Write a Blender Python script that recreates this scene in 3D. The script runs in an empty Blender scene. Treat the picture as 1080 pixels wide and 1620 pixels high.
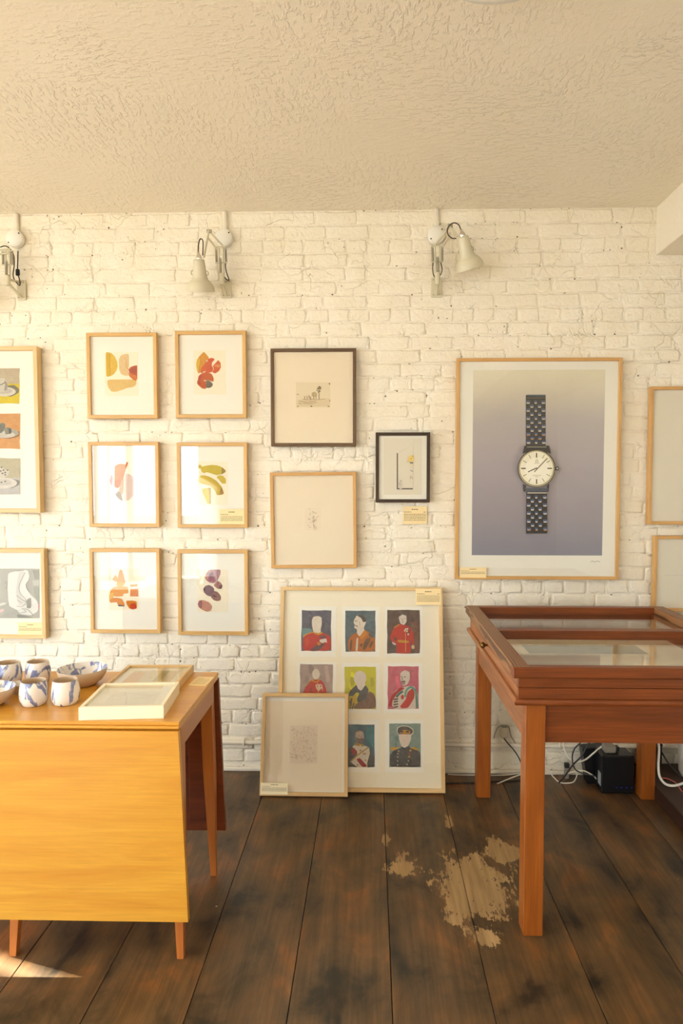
import bpy, math, random
from mathutils import Vector, Matrix, Euler

random.seed(7)
SC = bpy.context.scene
COL = SC.collection

# ------------------------------------------------------------------ camera
F_PX = 1020.0
CAM_H = 1.555
PITCH = math.atan(48.0 / F_PX)          # slightly down
YAW = math.radians(1.5)                 # slightly left
AXIS_X, AXIS_Y = 540 + 20.3, 810.0
cam_d = bpy.data.cameras.new('camera')
cam_d.sensor_fit = 'VERTICAL'
cam_d.sensor_height = 36.0
cam_d.sensor_width = 24.0
cam_d.lens = F_PX / 1620.0 * 36.0
cam_d.shift_x = -20.3 / 1620.0
cam_d.clip_start = 0.02
cam = bpy.data.objects.new('camera', cam_d)
COL.objects.link(cam)
cam.location = (0, 0, CAM_H)
cam.rotation_euler = (math.pi / 2 - PITCH, 0, YAW)
SC.camera = cam
CAM_R = Euler(cam.rotation_euler).to_matrix()
CAM_O = Vector(cam.location)

# ------------------------------------------------------------------ world, sun, exposure
SC.view_settings.view_transform = 'Standard'
SC.view_settings.look = 'None'
SC.view_settings.exposure = 0.66
SC.view_settings.gamma = 1.0
SC.view_settings.use_curve_mapping = False
SC.cycles.use_denoising = True
SC.cycles.max_bounces = 10
SC.cycles.diffuse_bounces = 5
SC.cycles.transparent_max_bounces = 16
SC.cycles.sample_clamp_indirect = 6.0

WORLD = bpy.data.worlds.new('sky')
SC.world = WORLD
WORLD.use_nodes = True
wn = WORLD.node_tree.nodes
wn['Background'].inputs[0].default_value = (0.85, 0.975, 1.11, 1)
wn['Background'].inputs[1].default_value = 6.4

SUN_EL = math.radians(28)
SUN_T = Vector((0.95 * math.cos(SUN_EL), -0.31 * math.cos(SUN_EL), -math.sin(SUN_EL)))
sun_d = bpy.data.lights.new('sun', 'SUN')
sun_d.energy = 46.0
sun_d.color = (0.92, 0.93, 0.84)
sun_d.angle = math.radians(0.9)
sun = bpy.data.objects.new('sun', sun_d)
COL.objects.link(sun)
sun.location = (-8, 4, 6)
sun.rotation_euler = SUN_T.to_track_quat('-Z', 'Y').to_euler()

# room extents
XL, XR, YF, YB, ZC = -4.3, 2.6, -2.4, 3.4, 2.955
LEFT_WINDOWS = [(-2.3, -1.62, 0.15, 2.8), (-0.62, 2.0, 0.15, 2.8), (2.93, 3.12, 0.15, 2.6)]      # y0,y1,z0,z1
FRONT_WINDOWS = [(-4.2, -3.74, 0.12, 2.5), (-3.5, -2.42, 0.12, 2.5), (-0.15, 1.2, 2.28, 2.86)]                                # x0,x1,z0,z1; last is an unseen high window added for frontal light


def portal(name, loc, rot, sx, sy):
    d = bpy.data.lights.new(name, 'AREA')
    d.shape = 'RECTANGLE'
    d.size, d.size_y = sx, sy
    d.cycles.is_portal = True
    o = bpy.data.objects.new(name, d)
    COL.objects.link(o)
    o.location = loc
    o.rotation_euler = rot


for (a, b, c, e) in LEFT_WINDOWS:
    portal('window_daylight', (XL - 0.2, (a + b) / 2, (c + e) / 2), (0, -math.pi / 2, 0), e - c, b - a)
for (a, b, c, e) in FRONT_WINDOWS:
    portal('window_daylight', ((a + b) / 2, YF - 0.2, (c + e) / 2), (math.pi / 2, 0, 0), b - a, e - c)


# ------------------------------------------------------------------ small maths
def ray(px, py):
    return CAM_R @ Vector(((px - AXIS_X) / F_PX, -(py - AXIS_Y) / F_PX, -1.0))


def P(px, py, Y):
    """photo position -> point of the vertical plane at distance Y"""
    d = ray(px, py)
    return CAM_O + d * ((Y - CAM_O.y) / d.y)


def G(px, py, Z=0.0):
    """photo position -> point of the horizontal plane at height Z"""
    d = ray(px, py)
    return CAM_O + d * ((Z - CAM_O.z) / d.z)


def lin(c):
    out = []
    for v in c[:3]:
        v = v / 255.0
        out.append(v / 12.92 if v <= 0.04045 else ((v + 0.055) / 1.055) ** 2.4)
    return tuple(out) + (1.0,)


# ------------------------------------------------------------------ materials
MATS = {}


class N:
    """tiny node helper"""

    def __init__(self, name):
        self.m = bpy.data.materials.new(name)
        self.m.use_nodes = True
        self.t = self.m.node_tree
        self.b = self.t.nodes['Principled BSDF']
        MATS[name] = self.m

    def n(self, kind, **kw):
        nd = self.t.nodes.new(kind)
        for k, v in kw.items():
            if k.startswith('i_'):
                key = k[2:].replace('_', ' ')
                nd.inputs[key].default_value = v
            else:
                setattr(nd, k, v)
        return nd

    def l(self, a, b):
        self.t.links.new(a, b)

    def set(self, **kw):
        for k, v in kw.items():
            self.b.inputs[k.replace('_', ' ')].default_value = v

    def math(self, op, a, b=None, c=None):
        nd = self.n('ShaderNodeMath', operation=op)
        for i, v in enumerate((a, b, c)):
            if v is None:
                continue
            if isinstance(v, (int, float)):
                nd.inputs[i].default_value = v
            else:
                self.l(v, nd.inputs[i])
        return nd.outputs[0]

    def mix(self, f, a, b, blend='MIX'):
        nd = self.n('ShaderNodeMix', data_type='RGBA', blend_type=blend)
        for i, v in ((0, f), (6, a), (7, b)):
            if isinstance(v, (int, float)):
                nd.inputs[i].default_value = v
            elif isinstance(v, tuple):
                nd.inputs[i].default_value = v
            else:
                self.l(v, nd.inputs[i])
        return nd.outputs[2]

    def ramp(self, fac, stops, interp='LINEAR'):
        nd = self.n('ShaderNodeValToRGB')
        cr = nd.color_ramp
        cr.interpolation = interp
        while len(cr.elements) < len(stops):
            cr.elements.new(0.5)
        for e, (p, c) in zip(cr.elements, stops):
            e.position = p
            e.color = c if isinstance(c, tuple) else (c, c, c, 1)
        self.l(fac, nd.inputs[0])
        return nd.outputs[0]

    def noise(self, vec, scale, detail=2, rough=0.5, dist=0.0):
        nd = self.n('ShaderNodeTexNoise')
        nd.inputs['Scale'].default_value = scale
        nd.inputs['Detail'].default_value = detail
        nd.inputs['Roughness'].default_value = rough
        nd.inputs['Distortion'].default_value = dist
        self.l(vec, nd.inputs['Vector'])
        return nd.outputs[0]

    def mapping(self, vec, scale=(1, 1, 1), rot=(0, 0, 0), loc=(0, 0, 0)):
        nd = self.n('ShaderNodeMapping')
        nd.inputs['Scale'].default_value = scale
        nd.inputs['Rotation'].default_value = rot
        nd.inputs['Location'].default_value = loc
        self.l(vec, nd.inputs['Vector'])
        return nd.outputs[0]

    def obj(self):
        return self.n('ShaderNodeTexCoord').outputs['Object']

    def pos(self):
        return self.n('ShaderNodeNewGeometry').outputs['Position']

    def bump(self, h, strength, dist):
        nd = self.n('ShaderNodeBump')
        nd.inputs['Strength'].default_value = strength
        nd.inputs['Distance'].default_value = dist
        self.l(h, nd.inputs['Height'])
        self.l(nd.outputs[0], self.b.inputs['Normal'])
        return nd

    def base(self, sock):
        self.l(sock, self.b.inputs['Base Color'])


def plain(name, rgb, rough=0.5, metal=0.0, grain=0.06, scale=60, bump=0.0):
    k = N(name)
    k.set(Roughness=rough, Metallic=metal)
    c = lin(rgb)
    nz = k.noise(k.obj(), scale, 3)
    lo = tuple(v * (1 - grain) for v in c[:3]) + (1,)
    hi = tuple(min(1, v * (1 + grain)) for v in c[:3]) + (1,)
    k.base(k.mix(nz, lo, hi))
    if bump:
        k.bump(nz, bump, 0.002)
    return k.m


def wood(name, dark, light, axis=0, rough=0.4, figure=2.2, fine=0.25, coat=0.0, bands=None):
    k = N(name)
    k.set(Roughness=rough)
    if coat:
        k.set(Coat_Weight=coat, Coat_Roughness=0.18)
    o = k.obj()
    s1 = [9.0, 9.0, 9.0]
    s1[axis] = 0.9
    s2 = [160.0, 160.0, 160.0]
    s2[axis] = 5.0
    big = k.noise(k.mapping(o, tuple(s1)), figure, 5, 0.6, 0.8)
    sm = k.noise(k.mapping(o, tuple(s2)), 1.0, 3, 0.6)
    c = k.ramp(big, [(0.28, lin(dark)), (0.72, lin(light))])
    d = k.ramp(sm, [(0.3, 1 - fine), (0.65, 1.0)])
    c = k.mix(1.0, c, d, 'MULTIPLY')
    k.base(c)
    k.bump(sm, 0.12, 0.0006)
    return k.m


def make_materials():
    # painted brick: thick cream paint, pitted along the joints
    for nm, pitw in (('brick_paint', 0.30), ('mortar_paint', 0.55)):
        k = N(nm)
        k.set(Roughness=0.62)
        p = k.pos()
        n1 = k.noise(p, 7.0, 4, 0.55)
        n2 = k.noise(p, 55.0, 4, 0.6, 0.4)
        n3 = k.noise(p, 210.0, 2, 0.5)
        tone = k.ramp(n1, [(0.3, lin((240, 230, 206))), (0.7, lin((246, 238, 219)))])
        st = k.ramp(k.noise(p, 3.1, 5, 0.7), [(0.68, 0.0), (0.80, 0.35)])
        tone = k.mix(st, tone, lin((226, 200, 150)))
        # pin holes
        v = k.n('ShaderNodeTexVoronoi')
        v.inputs['Scale'].default_value = 34.0
        k.l(p, v.inputs['Vector'])
        gate = k.math('GREATER_THAN', n2, 0.44 if nm == 'mortar_paint' else 0.62)
        hole = k.math('LESS_THAN', k.math('ADD', v.outputs['Distance'], k.math('MULTIPLY', n3, 0.14)), 0.235)
        hole = k.math('MULTIPLY', hole, gate)
        g2 = k.math('GREATER_THAN', k.noise(p, 9.0, 2), 0.50)
        hole = k.math('MULTIPLY', hole, g2)
        col = k.mix(k.math('MULTIPLY', hole, 0.9), tone, lin((88, 70, 44)))
        k.base(col)
        h = k.math('ADD', k.math('MULTIPLY', n2, 1.0), k.math('MULTIPLY', n3, 0.25))
        h = k.math('SUBTRACT', h, k.math('MULTIPLY', hole, 1.5))
        n4 = k.noise(p, 19.0, 3, 0.55, 0.8)
        wq = k.n('ShaderNodeVectorMath', operation='ADD')
        nv = k.n('ShaderNodeTexNoise')
        nv.inputs['Scale'].default_value = 14.0
        k.l(p, nv.inputs['Vector'])
        sc = k.n('ShaderNodeVectorMath', operation='SCALE')
        sc.inputs['Scale'].default_value = 0.10
        k.l(nv.outputs['Color'], sc.inputs[0])
        k.l(p, wq.inputs[0])
        k.l(sc.outputs[0], wq.inputs[1])
        ve = k.n('ShaderNodeTexVoronoi', feature='DISTANCE_TO_EDGE')
        ve.inputs['Scale'].default_value = 8.5
        k.l(wq.outputs[0], ve.inputs['Vector'])
        crack = k.ramp(ve.outputs['Distance'], [(0.0, 1.0), (0.035, 0.0)])
        cg = k.ramp(k.noise(p, 5.0, 3), [(0.50, 0.0), (0.60, 1.0)])
        h = k.math('SUBTRACT', h, k.math('MULTIPLY', k.math('MULTIPLY', crack, cg), 0.7))
        h = k.math('ADD', h, k.math('MULTIPLY', n4, 1.1))
        k.bump(h, 0.62 if nm == 'brick_paint' else 0.9, 0.007)

    # combed plaster ceiling
    k = N('ceiling_plaster')
    k.set(Roughness=0.7)
    p = k.pos()
    a1 = k.noise(k.mapping(p, (1.0, 2.0, 1.0), (0, 0, 0.5)), 29.0, 4, 0.55, 0.35)
    a2 = k.noise(k.mapping(p, (2.0, 1.0, 1.0), (0, 0, -0.35), (3, 5, 0)), 27.0, 4, 0.55, 0.35)
    sel = k.ramp(k.noise(k.mapping(p, (1, 1, 1), (0, 0, 0), (9, 2, 0)), 1.4, 2), [(0.44, 0.0), (0.56, 1.0)])
    a = k.mix(sel, a1, a2)
    ridge = k.ramp(a, [(0.48, 0.0), (0.60, 0.6), (0.74, 1.0)], 'EASE')
    amt = k.ramp(k.noise(p, 1.9, 3, 0.6), [(0.36, 0.12), (0.62, 1.0)])
    fine = k.noise(p, 90.0, 3)
    sx = k.n('ShaderNodeSeparateXYZ')
    k.l(p, sx.inputs[0])
    wv = k.math('MULTIPLY', k.math('SUBTRACT', k.noise(p, 4.0, 2), 0.5), 0.05)
    seam = None
    for x0 in (-0.63, 0.66):
        dd = k.math('ABSOLUTE', k.math('SUBTRACT', k.math('ADD', sx.outputs[0], wv), x0))
        s = k.math('LESS_THAN', dd, 0.007)
        seam = s if seam is None else k.math('MAXIMUM', seam, s)
    h = k.math('ADD', k.math('MULTIPLY', ridge, amt), k.math('MULTIPLY', fine, 0.15))
    h = k.math('ADD', h, k.math('MULTIPLY', seam, 0.4))
    k.base(k.mix(k.noise(p, 2.0, 3), lin((243, 234, 214)), lin((247, 239, 222))))
    k.bump(h, 0.6, 0.009)

    plain('smooth_paint', (238, 229, 210), 0.6, bump=0.1)
    plain('room_paint', (242, 237, 226), 0.7)
    plain('trim_paint', (235, 226, 206), 0.45, bump=0.25, scale=40)
    plain('outside_stone', (122, 118, 110), 0.9)

    # floor boards
    k = N('floor_board')
    p = k.pos()
    info = k.n('ShaderNodeObjectInfo')
    off = k.n('ShaderNodeCombineXYZ')
    k.l(k.math('MULTIPLY', info.outputs['Random'], 37.0), off.inputs[1])
    va = k.n('ShaderNodeVectorMath', operation='ADD')
    k.l(p, va.inputs[0])
    k.l(off.outputs[0], va.inputs[1])
    pv = va.outputs[0]
    big = k.noise(k.mapping(pv, (2.6, 1.7, 1)), 2.1, 5, 0.60, 0.4)
    grain = k.noise(k.mapping(pv, (70, 2.2, 1)), 1.0, 5, 0.65, 0.3)
    fig = k.noise(k.mapping(pv, (9, 0.8, 1)), 1.5, 4, 0.6, 1.2)
    c = k.ramp(big, [(0.33, lin((50, 42, 31))), (0.45, lin((98, 75, 49))), (0.57, lin((118, 86, 52))), (0.66, lin((142, 94, 50))), (0.74, lin((122, 74, 42)))])
    c = k.mix(0.9, c, k.ramp(fig, [(0.3, 0.52), (0.6, 0.92)]), 'MULTIPLY')
    c = k.mix(0.6, c, k.ramp(grain, [(0.32, 0.5), (0.62, 1.1)]), 'MULTIPLY')
    # reddish knots
    v = k.n('ShaderNodeTexVoronoi')
    v.inputs['Scale'].default_value = 2.1
    k.l(k.mapping(pv, (1, 0.55, 1)), v.inputs['Vector'])
    kn = k.ramp(k.math('ADD', v.outputs['Distance'], k.math('MULTIPLY', grain, 0.03)), [(0.045, 1.0), (0.085, 0.0)])
    c = k.mix(k.math('MULTIPLY', kn, 0.75), c, lin((62, 26, 14)))
    # worn bare patches
    sep = k.n('ShaderNodeSeparateXYZ')
    k.l(p, sep.inputs[0])
    X, Y = sep.outputs[0], sep.outputs[1]
    mask = None
    patches = [(690, 1345, 810, 1455, 1.15), (612, 1352, 664, 1393, 0.95), (770, 1325, 822, 1372, 1.0),
               (700, 1380, 765, 1470, 0.95), (602, 1318, 617, 1340, .8), (703, 1290, 716, 1312, .8), (735, 1470, 790, 1500, .7)]
    for (x0, y0, x1, y1, w) in patches:
        ca = G((x0 + x1) / 2, (y0 + y1) / 2)
        rx = (G(x1, (y0 + y1) / 2) - G(x0, (y0 + y1) / 2)).x / 2
        ry = (G((x0 + x1) / 2, y0) - G((x0 + x1) / 2, y1)).y / 2
        dx = k.math('DIVIDE', k.math('SUBTRACT', X, ca.x), rx)
        dy = k.math('DIVIDE', k.math('SUBTRACT', Y, ca.y), ry)
        r = k.math('SQRT', k.math('ADD', k.math('MULTIPLY', dx, dx), k.math('MULTIPLY', dy, dy)))
        m = k.math('MULTIPLY', k.math('SUBTRACT', 1.0, r), w)
        mask = m if mask is None else k.math('MAXIMUM', mask, m)
    edge = k.noise(k.mapping(p, (1.5, 1, 1)), 10.0, 6, 0.68)
    edge2 = k.noise(k.mapping(p, (4, 1, 1)), 26.0, 5, 0.7)
    wear = k.math('ADD', mask, k.math('MULTIPLY', k.math('SUBTRACT', edge, 0.52), 3.0))
    wear = k.math('ADD', wear, k.math('MULTIPLY', k.math('SUBTRACT', edge2, 0.5), 1.8))
    near = k.math('GREATER_THAN', mask, -0.55)
    wear = k.math('MULTIPLY', wear, near)
    wear = k.ramp(wear, [(0.06, 0.0), (0.13, 1.0)])
    bare = k.ramp(k.noise(k.mapping(p, (40, 3, 1)), 1, 4), [(0.3, lin((150, 120, 78))), (0.7, lin((186, 154, 106)))])
    c = k.mix(k.math('MULTIPLY', wear, 0.92), c, bare)
    # paint specks
    v2 = k.n('ShaderNodeTexVoronoi')
    v2.inputs['Scale'].default_value = 9.0
    k.l(p, v2.inputs['Vector'])
    sp = k.math('MULTIPLY', k.math('LESS_THAN', v2.outputs['Distance'], 0.03), k.math('GREATER_THAN', edge, 0.55))
    c = k.mix(sp, c, lin((200, 190, 170)))
    k.base(c)
    rg = k.ramp(k.noise(p, 5.0, 4), [(0.3, 0.30), (0.7, 0.46)])
    rg = k.mix(wear, rg, (0.65, 0.65, 0.65, 1))
    k.l(rg, k.b.inputs['Roughness'])
    k.bump(grain, 0.25, 0.0012)
    plain('dark_gap', (10, 7, 5), 0.9)

    # woods
    wood('oak_h', (206, 160, 92), (228, 186, 118), 0, 0.42, fine=0.12)
    wood('oak_v', (206, 160, 92), (228, 186, 118), 2, 0.42, fine=0.12)
    wood('pale_oak_h', (214, 176, 116), (232, 198, 142), 0, 0.42, fine=0.12)
    wood('pale_oak_v', (214, 176, 116), (232, 198, 142), 2, 0.42, fine=0.12)
    wood('deep_oak_h', (202, 152, 86), (222, 174, 106), 0, 0.42, fine=0.12)
    wood('deep_oak_v', (202, 152, 86), (222, 174, 106), 2, 0.42, fine=0.12)
    wood('walnut_h', (92, 68, 42), (124, 94, 62), 0, 0.65)
    wood('walnut_v', (92, 68, 42), (124, 94, 62), 2, 0.65)
    wood('ebony_h', (54, 38, 20), (76, 55, 31), 0, 0.65)
    wood('ebony_v', (54, 38, 20), (76, 55, 31), 2, 0.65)
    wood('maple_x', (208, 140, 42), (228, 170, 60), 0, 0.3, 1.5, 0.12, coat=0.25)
    wood('maple_y', (168, 98, 46), (194, 122, 64), 1, 0.3, 1.6, 0.1, coat=0.25)  # maple with the shade of the table ends put into its colour
    wood('maple_z', (166, 92, 36), (196, 118, 50), 2, 0.32, 1.6, 0.1, coat=0.2)  # maple darkened to imitate shade on the legs below the top
    wood('maple_shaded', (104, 48, 20), (134, 66, 30), 0, 0.36, 1.8, 0.15)  # same table wood, inner-side shade painted in as a darker tone
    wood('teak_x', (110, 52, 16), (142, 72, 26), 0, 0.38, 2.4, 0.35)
    wood('teak_y', (150, 86, 40), (186, 116, 62), 1, 0.36, 2.4, 0.35, coat=0.15)  # teak lightened to paint in the light on the case sides
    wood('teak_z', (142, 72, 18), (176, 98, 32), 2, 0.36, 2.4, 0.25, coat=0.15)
    # strongly figured pine of the case lid's side
    k = N('figured_pine')
    k.set(Roughness=0.42)
    o = k.obj()
    w = k.n('ShaderNodeTexWave', wave_type='BANDS', bands_direction='X')
    w.inputs['Scale'].default_value = 36.0
    w.inputs['Distortion'].default_value = 9.0
    w.inputs['Detail'].default_value = 2.0
    w.inputs['Detail Scale'].default_value = 0.6
    k.l(k.mapping(o, (1.0, 0.16, 1)), w.inputs['Vector'])
    c = k.ramp(w.outputs[0], [(0.15, lin((92, 58, 32))), (0.55, lin((152, 106, 66)))])
    k.base(c)
    wood('hearth_wood', (44, 26, 16), (72, 44, 28), 1, 0.5)
    wood('chair_wood', (120, 80, 44), (160, 112, 66), 2, 0.5)

    plain('paper_white', (246, 240, 226), 0.8, grain=0.015)
    plain('paper_cream', (246, 234, 208), 0.8, grain=0.02)
    plain('paper_warm', (244, 226, 198), 0.8, grain=0.025, scale=20)
    plain('paper_grey', (234, 223, 202), 0.8, grain=0.02, scale=20)
    plain('card_cream', (246, 222, 168), 0.75, grain=0.03)
    plain('card_pale', (250, 238, 200), 0.75, grain=0.03)
    plain('backing', (120, 96, 66), 0.9)
    plain('cream_lacquer', (250, 238, 206), 0.42, grain=0.015)

    # painted colours (per-point colour, washed like watercolour)
    k = N('watercolour')
    k.set(Roughness=0.75)
    at = k.n('ShaderNodeAttribute', attribute_name='Col')
    nz = k.noise(k.obj(), 38.0, 5, 0.65, 0.8)
    f = k.ramp(nz, [(0.3, 0.0), (0.75, 0.55)])
    li = k.mix(0.2, at.outputs['Color'], (0.9, 0.84, 0.7, 1))
    dk = k.mix(1.0, at.outputs['Color'], (0.78, 0.74, 0.74, 1), 'MULTIPLY')
    hs = k.n('ShaderNodeHueSaturation')
    hs.inputs['Saturation'].default_value = 1.25
    hs.inputs['Value'].default_value = 0.90
    k.l(k.mix(f, dk, li), hs.inputs['Color'])
    k.base(hs.outputs[0])
    k = N('ink')
    k.set(Roughness=0.75)
    at = k.n('ShaderNodeAttribute', attribute_name='Col')
    nz = k.noise(k.obj(), 90.0, 3, 0.6)
    k.base(k.mix(k.math('MULTIPLY', nz, 0.10), at.outputs['Color'], (0.8, 0.72, 0.58, 1)))

    # print behind the watch: flat printed tones
    k = N('watch_backdrop')
    k.set(Roughness=0.7)
    o = k.obj()
    s = k.n('ShaderNodeSeparateXYZ')
    k.l(o, s.inputs[0])
    t = k.math('DIVIDE', s.outputs[2], 1.16)
    t = k.math('ADD', t, k.math('MULTIPLY', k.math('SUBTRACT', k.noise(o, 2.2, 3), 0.5), 0.14))
    c = k.ramp(t, [(0.08, lin((132, 130, 146))), (0.28, lin((156, 147, 156))), (0.52, lin((176, 165, 170))),
                   (0.72, lin((190, 180, 176))), (0.86, lin((222, 210, 188))), (0.93, lin((232, 222, 196)))])
    wv = k.noise(k.mapping(o, (220, 1, 220)), 1, 2)
    k.base(k.mix(0.25, c, k.ramp(wv, [(0.3, 0.8), (0.7, 1.1)]), 'MULTIPLY'))

    # landscape print in the display case
    k = N('landscape_print')
    k.set(Roughness=0.6)
    o = k.obj()
    s = k.n('ShaderNodeSeparateXYZ')
    k.l(o, s.inputs[0])
    hill = k.math('ADD', s.outputs[1], k.math('MULTIPLY', k.noise(k.mapping(o, (6, 2, 1)), 1.4, 4), -0.10))
    c = k.ramp(hill, [(0.05, lin((128, 126, 108))), (0.085, lin((150, 148, 130))), (0.10, lin((232, 220, 184))),
                      (0.2, lin((240, 230, 200))), (0.30, lin((206, 206, 200)))])
    k.base(c)

    # glazed pottery
    k = N('stoneware')
    k.set(Roughness=0.35)
    p = k.obj()
    a = k.noise(p, 300.0, 2)
    k.base(k.mix(k.math('GREATER_THAN', a, 0.68), lin((206, 180, 148)), lin((150, 118, 84))))
    k = N('blue_glaze')
    k.set(Roughness=0.16, Coat_Weight=0.3)
    p = k.obj()
    inf = k.n('ShaderNodeObjectInfo')
    co = k.n('ShaderNodeCombineXYZ')
    for i in range(3):
        k.l(k.math('MULTIPLY', inf.outputs['Random'], 9.0 + 5 * i), co.inputs[i])
    va = k.n('ShaderNodeVectorMath', operation='ADD')
    k.l(p, va.inputs[0])
    k.l(co.outputs[0], va.inputs[1])
    a = k.noise(k.mapping(va.outputs[0], (1, 1, 0.42)), 26.0, 2, 0.5, 1.6)
    b = k.noise(va.outputs[0], 70.0, 3)
    m = k.ramp(a, [(0.505, 0.0), (0.55, 1.0)])
    blue = k.ramp(b, [(0.3, lin((58, 72, 130))), (0.7, lin((128, 142, 188)))])
    sp = k.math('GREATER_THAN', k.noise(p, 420.0, 1), 0.74)
    wh = k.mix(k.math('MULTIPLY', sp, 0.4), lin((236, 228, 218)), lin((150, 130, 110)))
    k.base(k.mix(k.math('MULTIPLY', m, 0.9), wh, blue))

    # metals, plastics
    plain('lamp_enamel', (212, 204, 176), 0.32, grain=0.03)
    plain('lamp_steel', (176, 168, 148), 0.35, metal=0.7)
    plain('chrome', (226, 222, 214), 0.12, metal=1.0)
    plain('dark_cord', (46, 34, 26), 0.6)
    plain('black_plastic', (16, 16, 18), 0.35)
    plain('dark_plastic', (40, 38, 36), 0.5)
    plain('white_plastic', (232, 224, 206), 0.4)
    plain('beige_plastic', (206, 192, 162), 0.45)
    plain('box_cover', (240, 236, 222), 0.5, grain=0.02)
    plain('grey_plastic', (140, 132, 118), 0.4)
    plain('brass', (120, 90, 44), 0.3, metal=0.9)
    plain('label_grey', (170, 172, 172), 0.6)
    plain('ink_grey', (108, 92, 66), 0.8)
    plain('red_cord', (196, 96, 88), 0.5)
    k = N('blue_led')
    k.set(Emission_Strength=0.12)
    k.b.inputs['Emission Color'].default_value = (0.03, 0.06, 0.9, 1)
    k.set(Base_Color=(0.02, 0.03, 0.3, 1))
    k = N('opal_glass')
    k.set(Base_Color=(0.9, 0.88, 0.84, 1), Roughness=0.25)
    nz = k.noise(k.obj(), 5.0, 2)
    k.base(k.mix(nz, lin((246, 244, 238)), lin((250, 248, 244))))

    # window / picture glass: clear with a true Fresnel reflection
    k = N('picture_glass')
    g = k.n('ShaderNodeNewGeometry')
    ior = k.math('ADD', 1.5, k.math('MULTIPLY', g.outputs['Backfacing'], 1 / 1.5 - 1.5))
    fr = k.n('ShaderNodeFresnel')
    k.l(ior, fr.inputs['IOR'])
    tr = k.n('ShaderNodeBsdfTransparent')
    tr.inputs[0].default_value = (0.985, 0.99, 0.985, 1)
    gl = k.n('ShaderNodeBsdfGlossy')
    gl.inputs['Roughness'].default_value = 0.0
    mx = k.n('ShaderNodeMixShader')
    k.l(fr.outputs[0], mx.inputs[0])
    k.l(tr.outputs[0], mx.inputs[1])
    k.l(gl.outputs[0], mx.inputs[2])
    k.l(mx.outputs[0], k.t.nodes['Material Output'].inputs['Surface'])


make_materials()


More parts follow.
